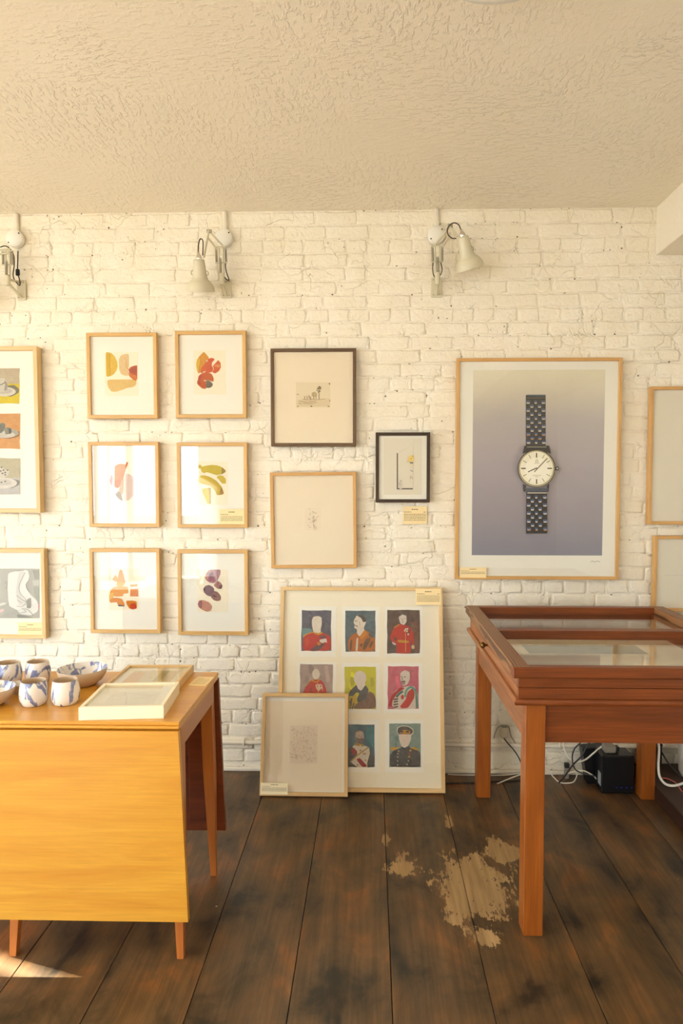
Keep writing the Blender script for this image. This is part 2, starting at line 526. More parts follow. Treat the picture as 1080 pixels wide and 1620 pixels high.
# ------------------------------------------------------------------ mesh builder
class MB:
    def __init__(self):
        self.v, self.f, self.c, self.smooth = [], [], [], []
        self.cur = (1, 1, 1, 1)

    def add(self, verts, faces, smooth=False):
        o = len(self.v)
        self.v += [tuple(x) for x in verts]
        self.c += [self.cur] * len(verts)
        self.f += [tuple(i + o for i in f) for f in faces]
        self.smooth += [smooth] * len(faces)
        return self

    def box(self, a, b, ch=0.0):
        (x0, y0, z0), (x1, y1, z1) = [min(p, q) for p, q in zip(a, b)], [max(p, q) for p, q in zip(a, b)]
        ch = min(ch, (x1 - x0) * .45, (y1 - y0) * .45, (z1 - z0) * .45)
        X, Y, Z = (x0, x1), (y0, y1), (z0, z1)
        if ch <= 0:
            vs = [(X[i], Y[j], Z[k]) for i in (0, 1) for j in (0, 1) for k in (0, 1)]
            return self.add(vs, [(0, 1, 3, 2), (4, 6, 7, 5), (0, 4, 5, 1), (2, 3, 7, 6), (0, 2, 6, 4), (1, 5, 7, 3)])
        vs, idx = [], {}
        for i in (0, 1):
            for j in (0, 1):
                for k in (0, 1):
                    sx, sy, sz = (1, -1)[i], (1, -1)[j], (1, -1)[k]
                    for ax in range(3):
                        p = [X[i] + sx * ch, Y[j] + sy * ch, Z[k] + sz * ch]
                        p[ax] = (X[i], Y[j], Z[k])[ax]
                        idx[(i, j, k, ax)] = len(vs)
                        vs.append(tuple(p))
        fs = []
        for s in (0, 1):
            fs.append(tuple(idx[(s, j, k, 0)] for j, k in ((0, 0), (0, 1), (1, 1), (1, 0))))
            fs.append(tuple(idx[(i, s, k, 1)] for i, k in ((0, 0), (0, 1), (1, 1), (1, 0))))
            fs.append(tuple(idx[(i, j, s, 2)] for i, j in ((0, 0), (0, 1), (1, 1), (1, 0))))
        for a_ in (0, 1):
            for b_ in (0, 1):
                fs.append((idx[(0, a_, b_, 1)], idx[(1, a_, b_, 1)], idx[(1, a_, b_, 2)], idx[(0, a_, b_, 2)]))
                fs.append((idx[(a_, 0, b_, 0)], idx[(a_, 1, b_, 0)], idx[(a_, 1, b_, 2)], idx[(a_, 0, b_, 2)]))
                fs.append((idx[(a_, b_, 0, 0)], idx[(a_, b_, 1, 0)], idx[(a_, b_, 1, 1)], idx[(a_, b_, 0, 1)]))
        for i in (0, 1):
            for j in (0, 1):
                for k in (0, 1):
                    fs.append((idx[(i, j, k, 0)], idx[(i, j, k, 1)], idx[(i, j, k, 2)]))
        return self.add(vs, fs)

    def tube(self, pts, r, seg=8, caps=True):
        pts = [Vector(p) for p in pts]
        n = len(pts)
        rs = r if isinstance(r, (list, tuple)) else [r] * n
        t0 = (pts[1] - pts[0]).normalized()
        up = Vector((0, 0, 1)) if abs(t0.z) < 0.9 else Vector((1, 0, 0))
        nrm = t0.cross(up).normalized()
        vs, fs = [], []
        for i, p in enumerate(pts):
            if i == 0:
                t = t0
            elif i == n - 1:
                t = (pts[i] - pts[i - 1]).normalized()
            else:
                t = (pts[i + 1] - pts[i - 1]).normalized()
            nrm = (nrm - t * nrm.dot(t))
            nrm = nrm.normalized() if nrm.length > 1e-6 else t.orthogonal().normalized()
            bn = t.cross(nrm)
            for k in range(seg):
                a = 2 * math.pi * k / seg
                vs.append(p + (nrm * math.cos(a) + bn * math.sin(a)) * rs[i])
        for i in range(n - 1):
            for k in range(seg):
                k2 = (k + 1) % seg
                fs.append((i * seg + k, i * seg + k2, (i + 1) * seg + k2, (i + 1) * seg + k))
        self.add(vs, fs, True)
        if caps:
            self.add(vs[:seg], [tuple(range(seg))[::-1]])
            self.add(vs[-seg:], [tuple(range(seg))])
        return self

    def lathe(self, prof, seg=24, mat=None, cap0=False, cap1=False):
        """prof: (r, z) list round local z, or transformed by mat"""
        vs, fs = [], []
        n = len(prof)
        for (r, z) in prof:
            for k in range(seg):
                a = 2 * math.pi * k / seg
                v = Vector((r * math.cos(a), r * math.sin(a), z))
                vs.append(mat @ v if mat else v)
        for i in range(n - 1):
            for k in range(seg):
                k2 = (k + 1) % seg
                fs.append((i * seg + k, i * seg + k2, (i + 1) * seg + k2, (i + 1) * seg + k))
        self.add(vs, fs, True)
        if cap0:
            self.add(vs[:seg], [tuple(range(seg))[::-1]])
        if cap1:
            self.add(vs[-seg:], [tuple(range(seg))])
        return self

    def hull8(self, bottom, top):
        """box from 4 bottom + 4 top points (same order)"""
        return self.add(list(bottom) + list(top), [(3, 2, 1, 0), (4, 5, 6, 7), (0, 1, 5, 4), (1, 2, 6, 5), (2, 3, 7, 6), (3, 0, 4, 7)])

    def extrude(self, prof, axis, a, b):
        """closed 2-d profile swept along an axis (0 = x with prof (y,z), 1 = y with prof (x,z))"""
        def pt(q, t):
            return (t, q[0], q[1]) if axis == 0 else (q[0], t, q[1])
        n = len(prof)
        vs = [pt(q, a) for q in prof] + [pt(q, b) for q in prof]
        fs = [(i, (i + 1) % n, n + (i + 1) % n, n + i) for i in range(n)]
        fs += [tuple(range(n))[::-1], tuple(range(n, 2 * n))]
        return self.add(vs, fs)

    def mesh(self, name, mat=None, colors=False):
        me = bpy.data.meshes.new(name)
        me.from_pydata(self.v, [], self.f)
        me.polygons.foreach_set('use_smooth', self.smooth)
        if colors:
            at = me.color_attributes.new('Col', 'FLOAT_COLOR', 'POINT')
            flat = [x for c in self.c for x in c]
            at.data.foreach_set('color', flat)
        if mat:
            me.materials.append(MATS[mat])
        me.update()
        return me


def fix_normals(me):
    import bmesh
    bm = bmesh.new()
    bm.from_mesh(me)
    bmesh.ops.recalc_face_normals(bm, faces=bm.faces)
    bm.to_mesh(me)
    bm.free()


def obj(name, mb, mat, parent=None, colors=False, recalc=True):
    me = mb.mesh(name, mat, colors)
    if recalc and not colors:
        fix_normals(me)
    o = bpy.data.objects.new(name, me)
    COL.objects.link(o)
    o.parent = parent
    return o


def thing(name, label, cat, loc=(0, 0, 0), rot=(0, 0, 0), group=None):
    o = bpy.data.objects.new(name, None)
    o.empty_display_size = 0.05
    COL.objects.link(o)
    o.location = loc
    o.rotation_euler = rot
    return tag(o, label, cat, group)


def tag(o, label, cat, group=None):
    o['label'] = label
    o['category'] = cat
    if group:
        o['group'] = group
    return o


def struct(o, label=None):
    o['kind'] = 'structure'
    if label:
        o['label'] = label
    return o


def smooth_path(pts, sub=6, closed=False):
    pts = [Vector(p) for p in pts]
    n = len(pts)
    out = []
    rng = range(n) if closed else range(n - 1)
    for i in rng:
        if closed:
            p0, p1, p2, p3 = pts[(i - 1) % n], pts[i], pts[(i + 1) % n], pts[(i + 2) % n]
        else:
            p0, p1, p2, p3 = pts[max(i - 1, 0)], pts[i], pts[i + 1], pts[min(i + 2, n - 1)]
        for k in range(sub):
            t = k / sub
            out.append(0.5 * ((2 * p1) + (p2 - p0) * t + (2 * p0 - 5 * p1 + 4 * p2 - p3) * t * t + (3 * p1 - p0 - 3 * p2 + p3) * t ** 3))
    if not closed:
        out.append(pts[-1])
    return out


# ================================================================== ROOM SHELL
def wall_with_holes(name, horizontal_axis, fixed, u0, u1, z0, z1, holes, thick):
    """slabs round openings; horizontal_axis 'x' or 'y'; fixed = inner face coordinate, thick signed outward"""
    mb = MB()

    def slab(a, b, c, d):
        if b - a < 1e-4 or d - c < 1e-4:
            return
        if horizontal_axis == 'y':
            mb.box((fixed, a, c), (fixed + thick, b, d))
        else:
            mb.box((a, fixed, c), (b, fixed + thick, d))
    u = u0
    for (a, b, c, d) in sorted(holes):
        slab(u, a, z0, z1)
        slab(a, b, z0, c)
        slab(a, b, d, z1)
        u = b
    slab(u, u1, z0, z1)
    return struct(obj(name, mb, 'room_paint'))


wall_with_holes('wall_left', 'y', XL, YF, YB, 0, ZC, LEFT_WINDOWS, -0.2)
wall_with_holes('wall_front', 'x', YF, XL - 0.2, XR + 0.2, 0, ZC, FRONT_WINDOWS, -0.2)
struct(obj('wall_right', MB().box((XR, YF, 0), (XR + 0.2, YB, ZC)), 'room_paint'))
struct(obj('ceiling', MB().box((XL - 0.2, YF - 0.2, ZC), (XR + 0.2, YB + 0.25, ZC + 0.15)), 'ceiling_plaster'))
struct(obj('trim_1', MB().box((1.452, YF, 2.712), (XR, YB - 0.002, ZC), 0.004), 'smooth_paint'), 'boxed-in white ceiling beam along the right side')
pave = MB()
for (a_, b_, c_, d_) in ((-30, -25, XL - 0.21, 25), (XL - 0.21, -25, 20, YF - 0.21)):
    pave.box((a_, b_, -0.30), (c_, d_, -0.14))
struct(obj('ground', pave, 'outside_stone'), 'grey paving outside the windows')
obj_floor = struct(obj('floor', MB().box((XL - 0.2, YF - 0.2, -0.12), (XR + 0.2, YB + 0.25, -0.028)), 'dark_gap'))

for i, (a, b, c, e) in enumerate(LEFT_WINDOWS):
    root = struct(obj('window_%d' % (i + 1), MB().box((XL - 0.13, a, c), (XL - 0.08, a + 0.06, e)).box((XL - 0.13, b - 0.06, c), (XL - 0.08, b, e))
                      .box((XL - 0.13, a, e - 0.06), (XL - 0.08, b, e)).box((XL - 0.13, a, c), (XL - 0.08, b, c + 0.07)), 'smooth_paint'))
    n = 3 if b - a > 1 else 1
    for k in range(1, n):
        y = a + (b - a) * k / n
        obj('glazing_bar', MB().box((XL - 0.12, y - 0.025, c), (XL - 0.09, y + 0.025, e)), 'smooth_paint', root)
    obj('window_sill', MB().box((XL - 0.08, a - 0.04, c - 0.03), (XL + 0.1, b + 0.04, c), 0.005), 'smooth_paint', root)
for i, (a, b, c, e) in enumerate(FRONT_WINDOWS):
    root = struct(obj('window_%d' % (i + 4), MB().box((a, YF - 0.13, c), (a + 0.06, YF - 0.08, e)).box((b - 0.06, YF - 0.13, c), (b, YF - 0.08, e))
                      .box((a, YF - 0.13, e - 0.06), (b, YF - 0.08, e)).box((a, YF - 0.13, c), (b, YF - 0.08, c + 0.07)), 'smooth_paint'))
    obj('glazing_bar', MB().box(((a + b) / 2 - 0.025, YF - 0.12, c), ((a + b) / 2 + 0.025, YF - 0.09, e)), 'smooth_paint', root)

# --- floor boards, each its own piece
xs = [-1.128 - 0.296 * i for i in range(12, 0, -1)] + [-1.128, -0.8345, -0.538, -0.2417, 0.0639, 0.361, 0.681, 0.982, 1.28, 1.58, 1.88, 2.18, 2.48, 2.62]
for a, b in zip(xs[:-1], xs[1:]):
    a, b = max(a, XL), min(b, XR)
    if b - a < 0.02:
        continue
    obj('floor_board', MB().box((a + 0.0014, YF, -0.028), (b - 0.0014, YB - 0.005, 0.0), 0.0008), 'floor_board', obj_floor)

# ================================================================== BRICK WALL
mort = MB()
nx, nz = 150, 90
gv = []
for j in range(nz + 1):
    for i in range(nx + 1):
        x = XL + (XR - XL) * i / nx
        z = ZC * j / nz
        gv.append((x, YB + random.uniform(-0.0015, 0.0015), z))
mort.add(gv, [(j * (nx + 1) + i, j * (nx + 1) + i + 1, (j + 1) * (nx + 1) + i + 1, (j + 1) * (nx + 1) + i) for j in range(nz) for i in range(nx)], True)
mort.box((XL - 0.2, YB + 0.004, 0), (XR + 0.2, YB + 0.2, ZC))
wall_back = struct(obj('wall_back', mort, 'mortar_paint', recalc=False), 'white painted brick wall hung with framed pictures')

Z_A, Z_B = P(587, 444, YB).z, P(587, 1167, YB).z
COURSE = (Z_A - Z_B) / 34.0
Z_FIRST = Z_A - math.floor((Z_A - 0.045) / COURSE) * COURSE


def brick_mesh(mb, L, H, rnd, dep):
    """irregular painted brick face centred on 0,0; front towards -y"""
    nl = 4 if L > 0.15 else 3
    base = []
    for i in range(nl):
        base.append((-L / 2 + L * i / nl, -H / 2))
    base.append((L / 2, -H / 2))
    base.append((L / 2, 0))
    for i in range(nl):
        base.append((L / 2 - L * i / nl, H / 2))
    base.append((-L / 2, H / 2))
    base.append((-L / 2, 0))
    j = [(x + rnd.uniform(-.0055, .0055), z + rnd.uniform(-.0034, .0034)) for x, z in base]
    n = len(j)
    r0 = [(x, 0.003, z) for x, z in j]
    tilt = rnd.uniform(-.0012, .0012), rnd.uniform(-.0014, .0014)
    r1, r2 = [], []
    for x, z in j:
        sx, sz = x / (L / 2), z / (H / 2)
        d = dep + tilt[0] * sx + tilt[1] * sz + rnd.uniform(-.0008, .0008)
        r1.append((x - .0018 * sx, -d * 0.72, z - .0018 * sz))
        r2.append((x - .011 * sx, -d, z - .011 * sz))
    fs = []
    for o in (0, n):
        for i in range(n):
            k = (i + 1) % n
            fs.append((o + i, o + k, o + n + k, o + n + i))
    fs.append(tuple(range(2 * n, 3 * n)))
    mb.add(r0 + r1 + r2, fs, True)


rb = random.Random(11)
STRETCH, HEAD = 0.213, 0.105
GAP = 0.0065
cells = []          # (x centre, z centre, length)
ncourse = int((ZC - Z_FIRST) / COURSE) + 2
for c in range(-1, ncourse):
    z0 = Z_FIRST + c * COURSE
    z1 = z0 + COURSE
    z0c, z1c = max(z0, 0.0), min(z1, ZC)
    if z1c - z0c < 0.02:
        continue
    header = (c % 5 == 2)
    L = HEAD if header else STRETCH
    x = XL - rb.uniform(0, L) - (0.11 if c % 2 else 0)
    while x < XR:
        l = L * rb.uniform(0.93, 1.06)
        if not header and rb.random() < 0.09:
            l = HEAD
        a, b = max(x, XL), min(x + l, XR)
        if b - a > 0.03:
            cells.append(((a + b) / 2, (z0c + z1c) / 2, b - a, z1c - z0c))
        x += l + GAP
variants = {}
for kind, L in (('s', STRETCH), ('h', HEAD)):
    for i in range(18 if kind == 's' else 10):
        mb = MB()
        brick_mesh(mb, L, COURSE - GAP, rb, rb.uniform(0.0010, 0.0038))
        me = mb.mesh('brick', 'brick_paint')
        variants[(kind, i)] = me
COVERED = [(0, 548, 66, 813), (0, 868, 73, 1011), (137, 526, 248, 662), (277, 523, 389, 661), (140, 699, 251, 834), (280, 700, 391, 835), (142, 868, 253, 1002),
           (281, 870, 392, 1005), (428, 551, 563, 706), (428, 746, 565, 899), (594, 684, 680, 795), (721, 566, 982, 917), (1027, 611, 1080, 830),
           (1034, 848, 1080, 1060), (444, 931, 702, 1256), (408, 1099, 551, 1262), (740, 965, 1080, 1180), (0, 1060, 355, 1300), (820, 1000, 860, 1300)]


def to_px(x, y, z):
    v = CAM_R.transposed() @ (Vector((x, y, z)) - CAM_O)
    return AXIS_X + F_PX * v.x / -v.z, AXIS_Y - F_PX * v.y / -v.z


scored = []
for i, (x, z, l, h) in enumerate(cells):
    px, py = to_px(x, YB, z)
    px0, px1 = to_px(x - l / 2, YB, z)[0], to_px(x + l / 2, YB, z)[0]
    vis = 0
    for q in range(7):
        u = px0 + (px1 - px0) * (q + .5) / 7
        if -2 < u < 1082 and 320 < py < 1235 and not any(a < u < c and b < py < d for a, b, c, d in COVERED):
            vis += 1
    scored.append((vis / 7.0 * l * h, i))
scored.sort(reverse=True)
single = set(i for s, i in scored[:300])
rest = MB()
for i, (x, z, l, h) in enumerate(cells):
    if i in single:
        kind = 's' if l > 0.15 else 'h'
        nominal = STRETCH if kind == 's' else HEAD
        o = bpy.data.objects.new('brick', variants[(kind, rb.randrange(18 if kind == 's' else 10))])
        COL.objects.link(o)
        o.parent = wall_back
        o.location = (x, YB, z)
        o.scale = (l / nominal, 1, (h - GAP) / (COURSE - GAP))
        if rb.random() < 0.5:
            o.rotation_euler = (0, math.pi, 0)
    else:
        t = MB()
        brick_mesh(t, l, max(h - GAP, 0.01), rb, rb.uniform(0.0010, 0.0038))
        rest.add([(a + x, b + YB, c + z) for a, b, c in t.v], t.f, True)
o = obj('bricks', rest, 'brick_paint', wall_back, recalc=False)
o['kind'] = 'stuff'

# painted pipe and skirting along the foot of the wall
zp = P(450, 1176, YB - 0.02).z
pipe = struct(obj('trim_2', MB().tube([(XL, YB - 0.014, zp), (-1, YB - 0.015, zp + 0.002), (0.3, YB - 0.014, zp - 0.001), (1.5, YB - 0.015, zp + .001), (XR, YB - 0.014, zp)], 0.0115, 10), 'trim_paint'), 'white painted pipe running along the foot of the brick wall')
for x in (-1.6, -0.68, 0.55, 1.0, 2.0):
    obj('pipe_clip', MB().tube([(x, YB - 0.002, zp + 0.016), (x, YB - 0.022, zp + 0.012), (x, YB - 0.029, zp), (x, YB - 0.022, zp - 0.012), (x, YB - 0.002, zp - 0.018)], 0.005, 6), 'trim_paint', pipe)
struct(obj('baseboard_back', MB().box((XL, YB - 0.022, 0.0), (XR, YB - 0.0005, P(450, 1215, YB - 0.02).z), 0.004), 'trim_paint'), 'low white painted skirting at the foot of the brick wall')

# raised dark hearth at the right
hearth = struct(obj('trim_3', MB().box((1.386, 1.2, 0.0), (XR - 0.001, YB - 0.023, 0.070), 0.003), 'hearth_wood'), 'dark wooden raised platform at the right')


# ================================================================== FLAT ART
class Art:
    """flat painted shapes on a sheet; points come from the photo through the sheet's own plane"""

    def __init__(self, M, ylocal, ox=0, oy=0, s=1.0):
        self.M, self.Mi, self.y = M, M.inverted(), ylocal
        self.n = M.to_3x3() @ Vector((0, 1, 0))
        self.p0 = M @ Vector((0, ylocal, 0))
        self.ox, self.oy, self.s = ox, oy, s
        self.mb = MB()
        self.k = 0

    def loc(self, x, y):
        d = ray(self.ox + x / self.s, self.oy + y / self.s)
        t = (self.p0 - CAM_O).dot(self.n) / d.dot(self.n)
        q = self.Mi @ (CAM_O + d * t)
        return q.x, q.z

    clip = None

    def poly(self, rgb, pts, sm=True):
        self.k += 1
        c = [Vector((p[0], p[1], 0)) for p in pts]
        if sm:
            n = len(c)
            d = []
            for i in range(n):          # soft corners: cut each corner, then round it
                p0, p1, p2 = c[i - 1], c[i], c[(i + 1) % n]
                a_, b_ = p1.lerp(p0, 0.3), p1.lerp(p2, 0.3)
                d += [a_, a_.lerp(p1, 0.6).lerp(b_.lerp(p1, 0.6), 0.3), a_.lerp(p1, 0.6).lerp(b_.lerp(p1, 0.6), 0.7), b_]
            c = d
        if self.clip:
            x0, y0, x1, y1 = self.clip
            c = [Vector((min(max(p.x, x0), x1), min(max(p.y, y0), y1), 0)) for p in c]
        q = [Vector((*self.loc(p.x, p.y), 0)) for p in c]
        y = self.y - 0.00012 * self.k
        self.mb.cur = lin(rgb)
        vs = [(p.x, y, p.y) for p in q]
        area = sum(a.x * b.y - b.x * a.y for a, b in zip(q, q[1:] + q[:1]))
        idx = tuple(range(len(vs)))
        self.mb.add(vs, [idx if area > 0 else idx[::-1]])

    def rect(self, rgb, x0, y0, x1, y1):
        self.poly(rgb, [(x0, y0), (x1, y0), (x1, y1), (x0, y1)], False)

    def wobbly(self, rgb, x0, y0, x1, y1, amp=4):
        r = random.Random(int(x0 * 7 + y0))
        pts = []
        for (ax, ay, bx, by) in ((x0, y0, x1, y0), (x1, y0, x1, y1), (x1, y1, x0, y1), (x0, y1, x0, y0)):
            for t in (0, .2, .4, .6, .8):
                pts.append((ax + (bx - ax) * t + r.uniform(-amp, amp), ay + (by - ay) * t + r.uniform(-amp, amp)))
        self.poly(rgb, pts, False)

    def ell(self, rgb, cx, cy, rx, ry, n=20, rot=0.0):
        pts = []
        for i in range(n):
            a = 2 * math.pi * i / n
            x, y = rx * math.cos(a), ry * math.sin(a)
            pts.append((cx + x * math.cos(rot) - y * math.sin(rot), cy + x * math.sin(rot) + y * math.cos(rot)))
        self.poly(rgb, pts, False)

    def line(self, rgb, pts, w, sm=True):
        """ribbon of width w (crop px)"""
        q = [Vector((x, y, 0)) for x, y in pts]
        if sm and len(q) > 2:
            q = smooth_path(q, 4)
        L, R = [], []
        for i, p in enumerate(q):
            t = (q[min(i + 1, len(q) - 1)] - q[max(i - 1, 0)])
            t = t.normalized() if t.length > 1e-6 else Vector((1, 0, 0))
            nn = Vector((-t.y, t.x, 0)) * (w / 2)
            L.append((p + nn).to_tuple()[:2])
            R.append((p - nn).to_tuple()[:2])
        self.k += 1
        self.mb.cur = lin(rgb)
        y = self.y - 0.00012 * self.k
        vs = [(lambda u: (u[0], y, u[1]))(self.loc(*p)) for p in L + R]
        n = len(L)
        self.mb.add(vs, [(i, i + 1, n + i + 1, n + i) for i in range(n - 1)])

    def build(self, name, parent, mat='watercolour'):
        o = obj(name, self.mb, mat, parent, colors=True)
        return o


# ================================================================== PICTURE FRAMES
def frame_rails(root, W, H, w, depth, mats, lip=0.0, recess=0.010, y_back=0.0):
    """four mitred rails; local x centred, z up from 0, front at y = -depth"""
    yb, yf = y_back, y_back - depth
    ch = min(0.0015, w * 0.1)
    for side in range(4):
        mb = MB()
        prof = [(0, yb), (0, yf + ch), (ch, yf), (w - ch, yf), (w, yf + ch), (w, yb)]   # (inset, y)
        vs = []
        for end in (0, 1):
            for (ins, y) in prof:
                if side == 0:      # bottom
                    x = -W / 2 + ins if end == 0 else W / 2 - ins
                    vs.append((x, y, ins))
                elif side == 1:    # top
                    x = -W / 2 + ins if end == 0 else W / 2 - ins
                    vs.append((x, y, H - ins))
                elif side == 2:    # left
                    z = ins if end == 0 else H - ins
                    vs.append((-W / 2 + ins, y, z))
                else:
                    z = ins if end == 0 else H - ins
                    vs.append((W / 2 - ins, y, z))
        n = len(prof)
        fs = [(i, (i + 1) % n, n + (i + 1) % n, n + i) for i in range(n)]
        fs += [tuple(range(n)), tuple(range(n, 2 * n))[::-1]]
        mb.add(vs, fs)
        obj('frame_rail', mb, mats[0] if side < 2 else mats[1], root)


def inner_panel(name, mat, root, W, H, w, y0, y1):
    return obj(name, MB().box((-W / 2 + w - 0.002, y0, w - 0.002), (W / 2 - w + 0.002, y1, H - w + 0.002)), mat, root)


def wall_frame(name, label, rect, w_px, depth, mats, paper='paper_white', roll=0.0, group=None, recess=0.012, cat='picture', gap=0.011):
    """frame hung on the brick wall; rect = outer front corners in the photo"""
    x0, y0, x1, y1 = rect
    yf = YB - gap - depth
    a, b = P(x0, y0, yf), P(x1, y1, yf)
    c, d = P(x1, y0, yf), P(x0, y1, yf)
    W = ((c.x - a.x) + (b.x - d.x)) / 2
    H = ((a.z - d.z) + (c.z - b.z)) / 2
    cx = (a.x + b.x + c.x + d.x) / 4
    zb = (b.z + d.z) / 2
    root = thing(name, label, cat, (cx, YB - gap, zb), (0, roll, 0), group)
    M = Matrix.Translation(root.location) @ Euler(root.rotation_euler).to_matrix().to_4x4()
    w = w_px / 300.0
    frame_rails(root, W, H, w, depth, mats)
    inner_panel('backing_board', 'backing', root, W, H, w, -0.006, -0.001)
    yp = -depth + recess
    inner_panel('mount', paper, root, W, H, w, yp, -0.0065)
    yg = yp - 0.0075
    inner_panel('glass', 'picture_glass', root, W, H, w, yg - 0.002, yg)
    return root, M, yp, (W, H, w)


def sheet(root, A, mat, x0, y0, x1, y1, y, th=0.0006):
    q = [A.loc(x0, y0), A.loc(x1, y1)]
    return obj('paper_sheet', MB().box((q[0][0], y - th, q[1][1]), (q[1][0], y - 0.00002, q[0][1])), mat, root)


OAK = ('oak_h', 'oak_v')
PALE = ('pale_oak_h', 'pale_oak_v')
DEEP = ('deep_oak_h', 'deep_oak_v')
WAL = ('walnut_h', 'walnut_v')
EBO = ('ebony_h', 'ebony_v')


# ---- six abstract watercolours
def abstract(label, rect, ox, oy, shapes, sheet_rect=None, s=8.64):
    root, M, yp, dims = wall_frame('framed_watercolour', label, rect, 5.6, 0.032, OAK, group='abstract watercolours in oak frames', recess=0.014)
    A = Art(M, yp - 0.0007, ox, oy, s)
    if sheet_rect:
        sheet(root, A, 'paper_cream', *sheet_rect, yp)
    for sh in shapes:
        rgb, pts = sh[0], sh[1]
        if len(sh) > 2 and sh[2] == 'l':
            A.line(rgb, pts, sh[3])
        else:
            A.poly(rgb, pts, not (len(sh) > 2 and sh[2] == 's'))
    A.build('painted_shapes', root)
    return root, M, yp


abstract('framed watercolour of pale yellow rounded shapes and a red dome, top left of six', (137, 526, 248, 662), 130, 520, [
    ((250, 214, 120), [(320, 330), (345, 318), (400, 335), (450, 385), (478, 450), (485, 510), (470, 570), (430, 625), (380, 652), (330, 658), (326, 560)]),
    ((240, 200, 92), [(328, 345), (372, 345), (385, 450), (378, 560), (392, 648), (332, 655)]),
    ((170, 120, 50), [(365, 330), (382, 420), (372, 500), (385, 570), (378, 640)], 'l', 4),
    ((252, 224, 176), [(500, 420), (530, 365), (580, 345), (640, 345), (640, 520), (625, 560), (650, 640), (590, 645), (530, 620), (505, 560)]),
    ((240, 196, 140), [(570, 380), (600, 440), (600, 520), (640, 560)], 'l', 10),
    ((204, 74, 38), [(632, 560), (660, 525), (710, 505), (752, 503), (752, 690), (735, 690), (735, 640), (690, 625), (640, 590)], 's'),
    ((180, 66, 36), [(660, 560), (700, 525), (745, 530), (748, 600), (690, 600)]),
    ((236, 130, 60), [(636, 590), (690, 622), (750, 642), (740, 720), (700, 725), (690, 690), (645, 655)]),
    ((250, 218, 156), [(345, 710), (370, 695), (690, 692), (742, 720), (735, 770), (690, 800), (610, 812), (540, 840), (460, 865), (400, 860), (360, 810), (343, 760)])],
    (300, 320, 770, 920))
abstract('framed watercolour of an orange leaf, red fan and grey wedge, top right of the six', (277, 523, 389, 661), 270, 515, [
    ((240, 166, 50), [(452, 355), (500, 410), (525, 440), (470, 520), (420, 600), (390, 660), (365, 640), (348, 560), (350, 490), (380, 430)]),
    ((240, 192, 42), [(395, 430), (410, 480), (400, 560), (385, 650), (360, 620), (348, 550), (352, 490)]),
    ((190, 90, 30), [(400, 430), (408, 500), (392, 560), (392, 640)], 'l', 5),
    ((232, 108, 68), [(500, 460), (560, 440), (605, 460), (560, 510), (560, 550), (585, 590), (560, 640), (480, 650), (400, 650), (420, 580), (470, 520)]),
    ((236, 118, 84), [(648, 472), (680, 510), (685, 570), (660, 620), (610, 655), (565, 640), (590, 590), (572, 555)], 's'),
    ((246, 178, 134), [(575, 552), (640, 530), (685, 540), (660, 575)], 's'),
    ((215, 108, 68), [(380, 690), (420, 655), (500, 640), (560, 660), (588, 720), (586, 770), (500, 745), (480, 760), (485, 870), (430, 860), (375, 815), (358, 780), (372, 740)]),
    ((188, 68, 48), [(380, 700), (425, 665), (428, 700), (405, 760), (415, 810), (380, 815), (358, 785), (372, 740)]),
    ((94, 84, 70), [(485, 750), (530, 755), (578, 800), (560, 840), (520, 856), (480, 850)]),
    ((250, 238, 215), [(445, 755), (470, 740), (487, 752), (465, 765)]),
    ((250, 238, 215), [(485, 480), (500, 462), (510, 490), (492, 500)]),
    ((250, 238, 215), [(430, 640), (470, 620), (480, 632), (450, 648)])], (310, 340, 755, 940))
abstract('framed watercolour of an orange pear half beside a pale pink semicircle', (140, 699, 251, 834), 135, 690, [
    ((250, 230, 222), [(525, 570), (560, 505), (640, 540), (690, 620), (700, 710), (660, 810), (590, 880), (520, 890)]),
    ((226, 130, 74), [(400, 410), (440, 385), (500, 375), (550, 390), (565, 350), (585, 360), (575, 400), (550, 450), (530, 540), (500, 640), (440, 715), (395, 690), (400, 600)]),
    ((196, 94, 44), [(400, 600), (440, 590), (495, 610), (480, 680), (440, 715), (395, 690)]),
    ((240, 184, 158), [(490, 610), (525, 570), (520, 740), (510, 800), (480, 780), (455, 740), (475, 680)]),
    ((200, 160, 186), [(365, 520), (372, 600), (360, 680), (340, 650), (330, 600), (345, 550)]),
    ((150, 134, 128), [(455, 745), (490, 780), (510, 885), (460, 855), (410, 790)]),
    ((90, 70, 66), [(410, 790), (455, 850), (508, 884)], 'l', 6)])
bananas, M_bananas, yp_bananas = abstract('framed watercolour of yellow banana shapes with a caption card in its corner', (280, 700, 391, 835), 275, 690, [
    ((222, 200, 70), [(330, 395), (365, 390), (380, 420), (430, 405), (520, 392), (600, 400), (660, 425), (700, 460), (708, 485), (660, 520), (580, 535), (510, 510), (455, 492), (410, 508), (380, 490), (365, 445), (335, 435)]),
    ((164, 140, 70), [(665, 435), (705, 465), (708, 490), (655, 520)], 's'),
    ((110, 84, 30), [(662, 432), (655, 480), (658, 520)], 'l', 6),
    ((222, 196, 80), [(580, 560), (620, 535), (670, 540), (712, 590), (710, 650), (660, 650), (620, 600)]),
    ((245, 234, 186), [(300, 600), (345, 560), (345, 680), (300, 690)]),
    ((228, 205, 90), [(385, 720), (500, 700), (505, 920), (460, 935), (430, 850), (390, 770)]),
    ((180, 146, 60), [(475, 700), (505, 710), (505, 925), (485, 925), (490, 820)], 's'),
    ((225, 195, 65), [(345, 540), (420, 535), (500, 560), (580, 610), (650, 690), (685, 770), (670, 800), (590, 810), (560, 740), (500, 680), (430, 665), (345, 640)]),
    ((174, 128, 58), [(648, 690), (682, 790), (625, 800)], 's'),
    ((120, 90, 36), [(648, 690), (628, 798)], 'l', 5)], (290, 350, 740, 940))
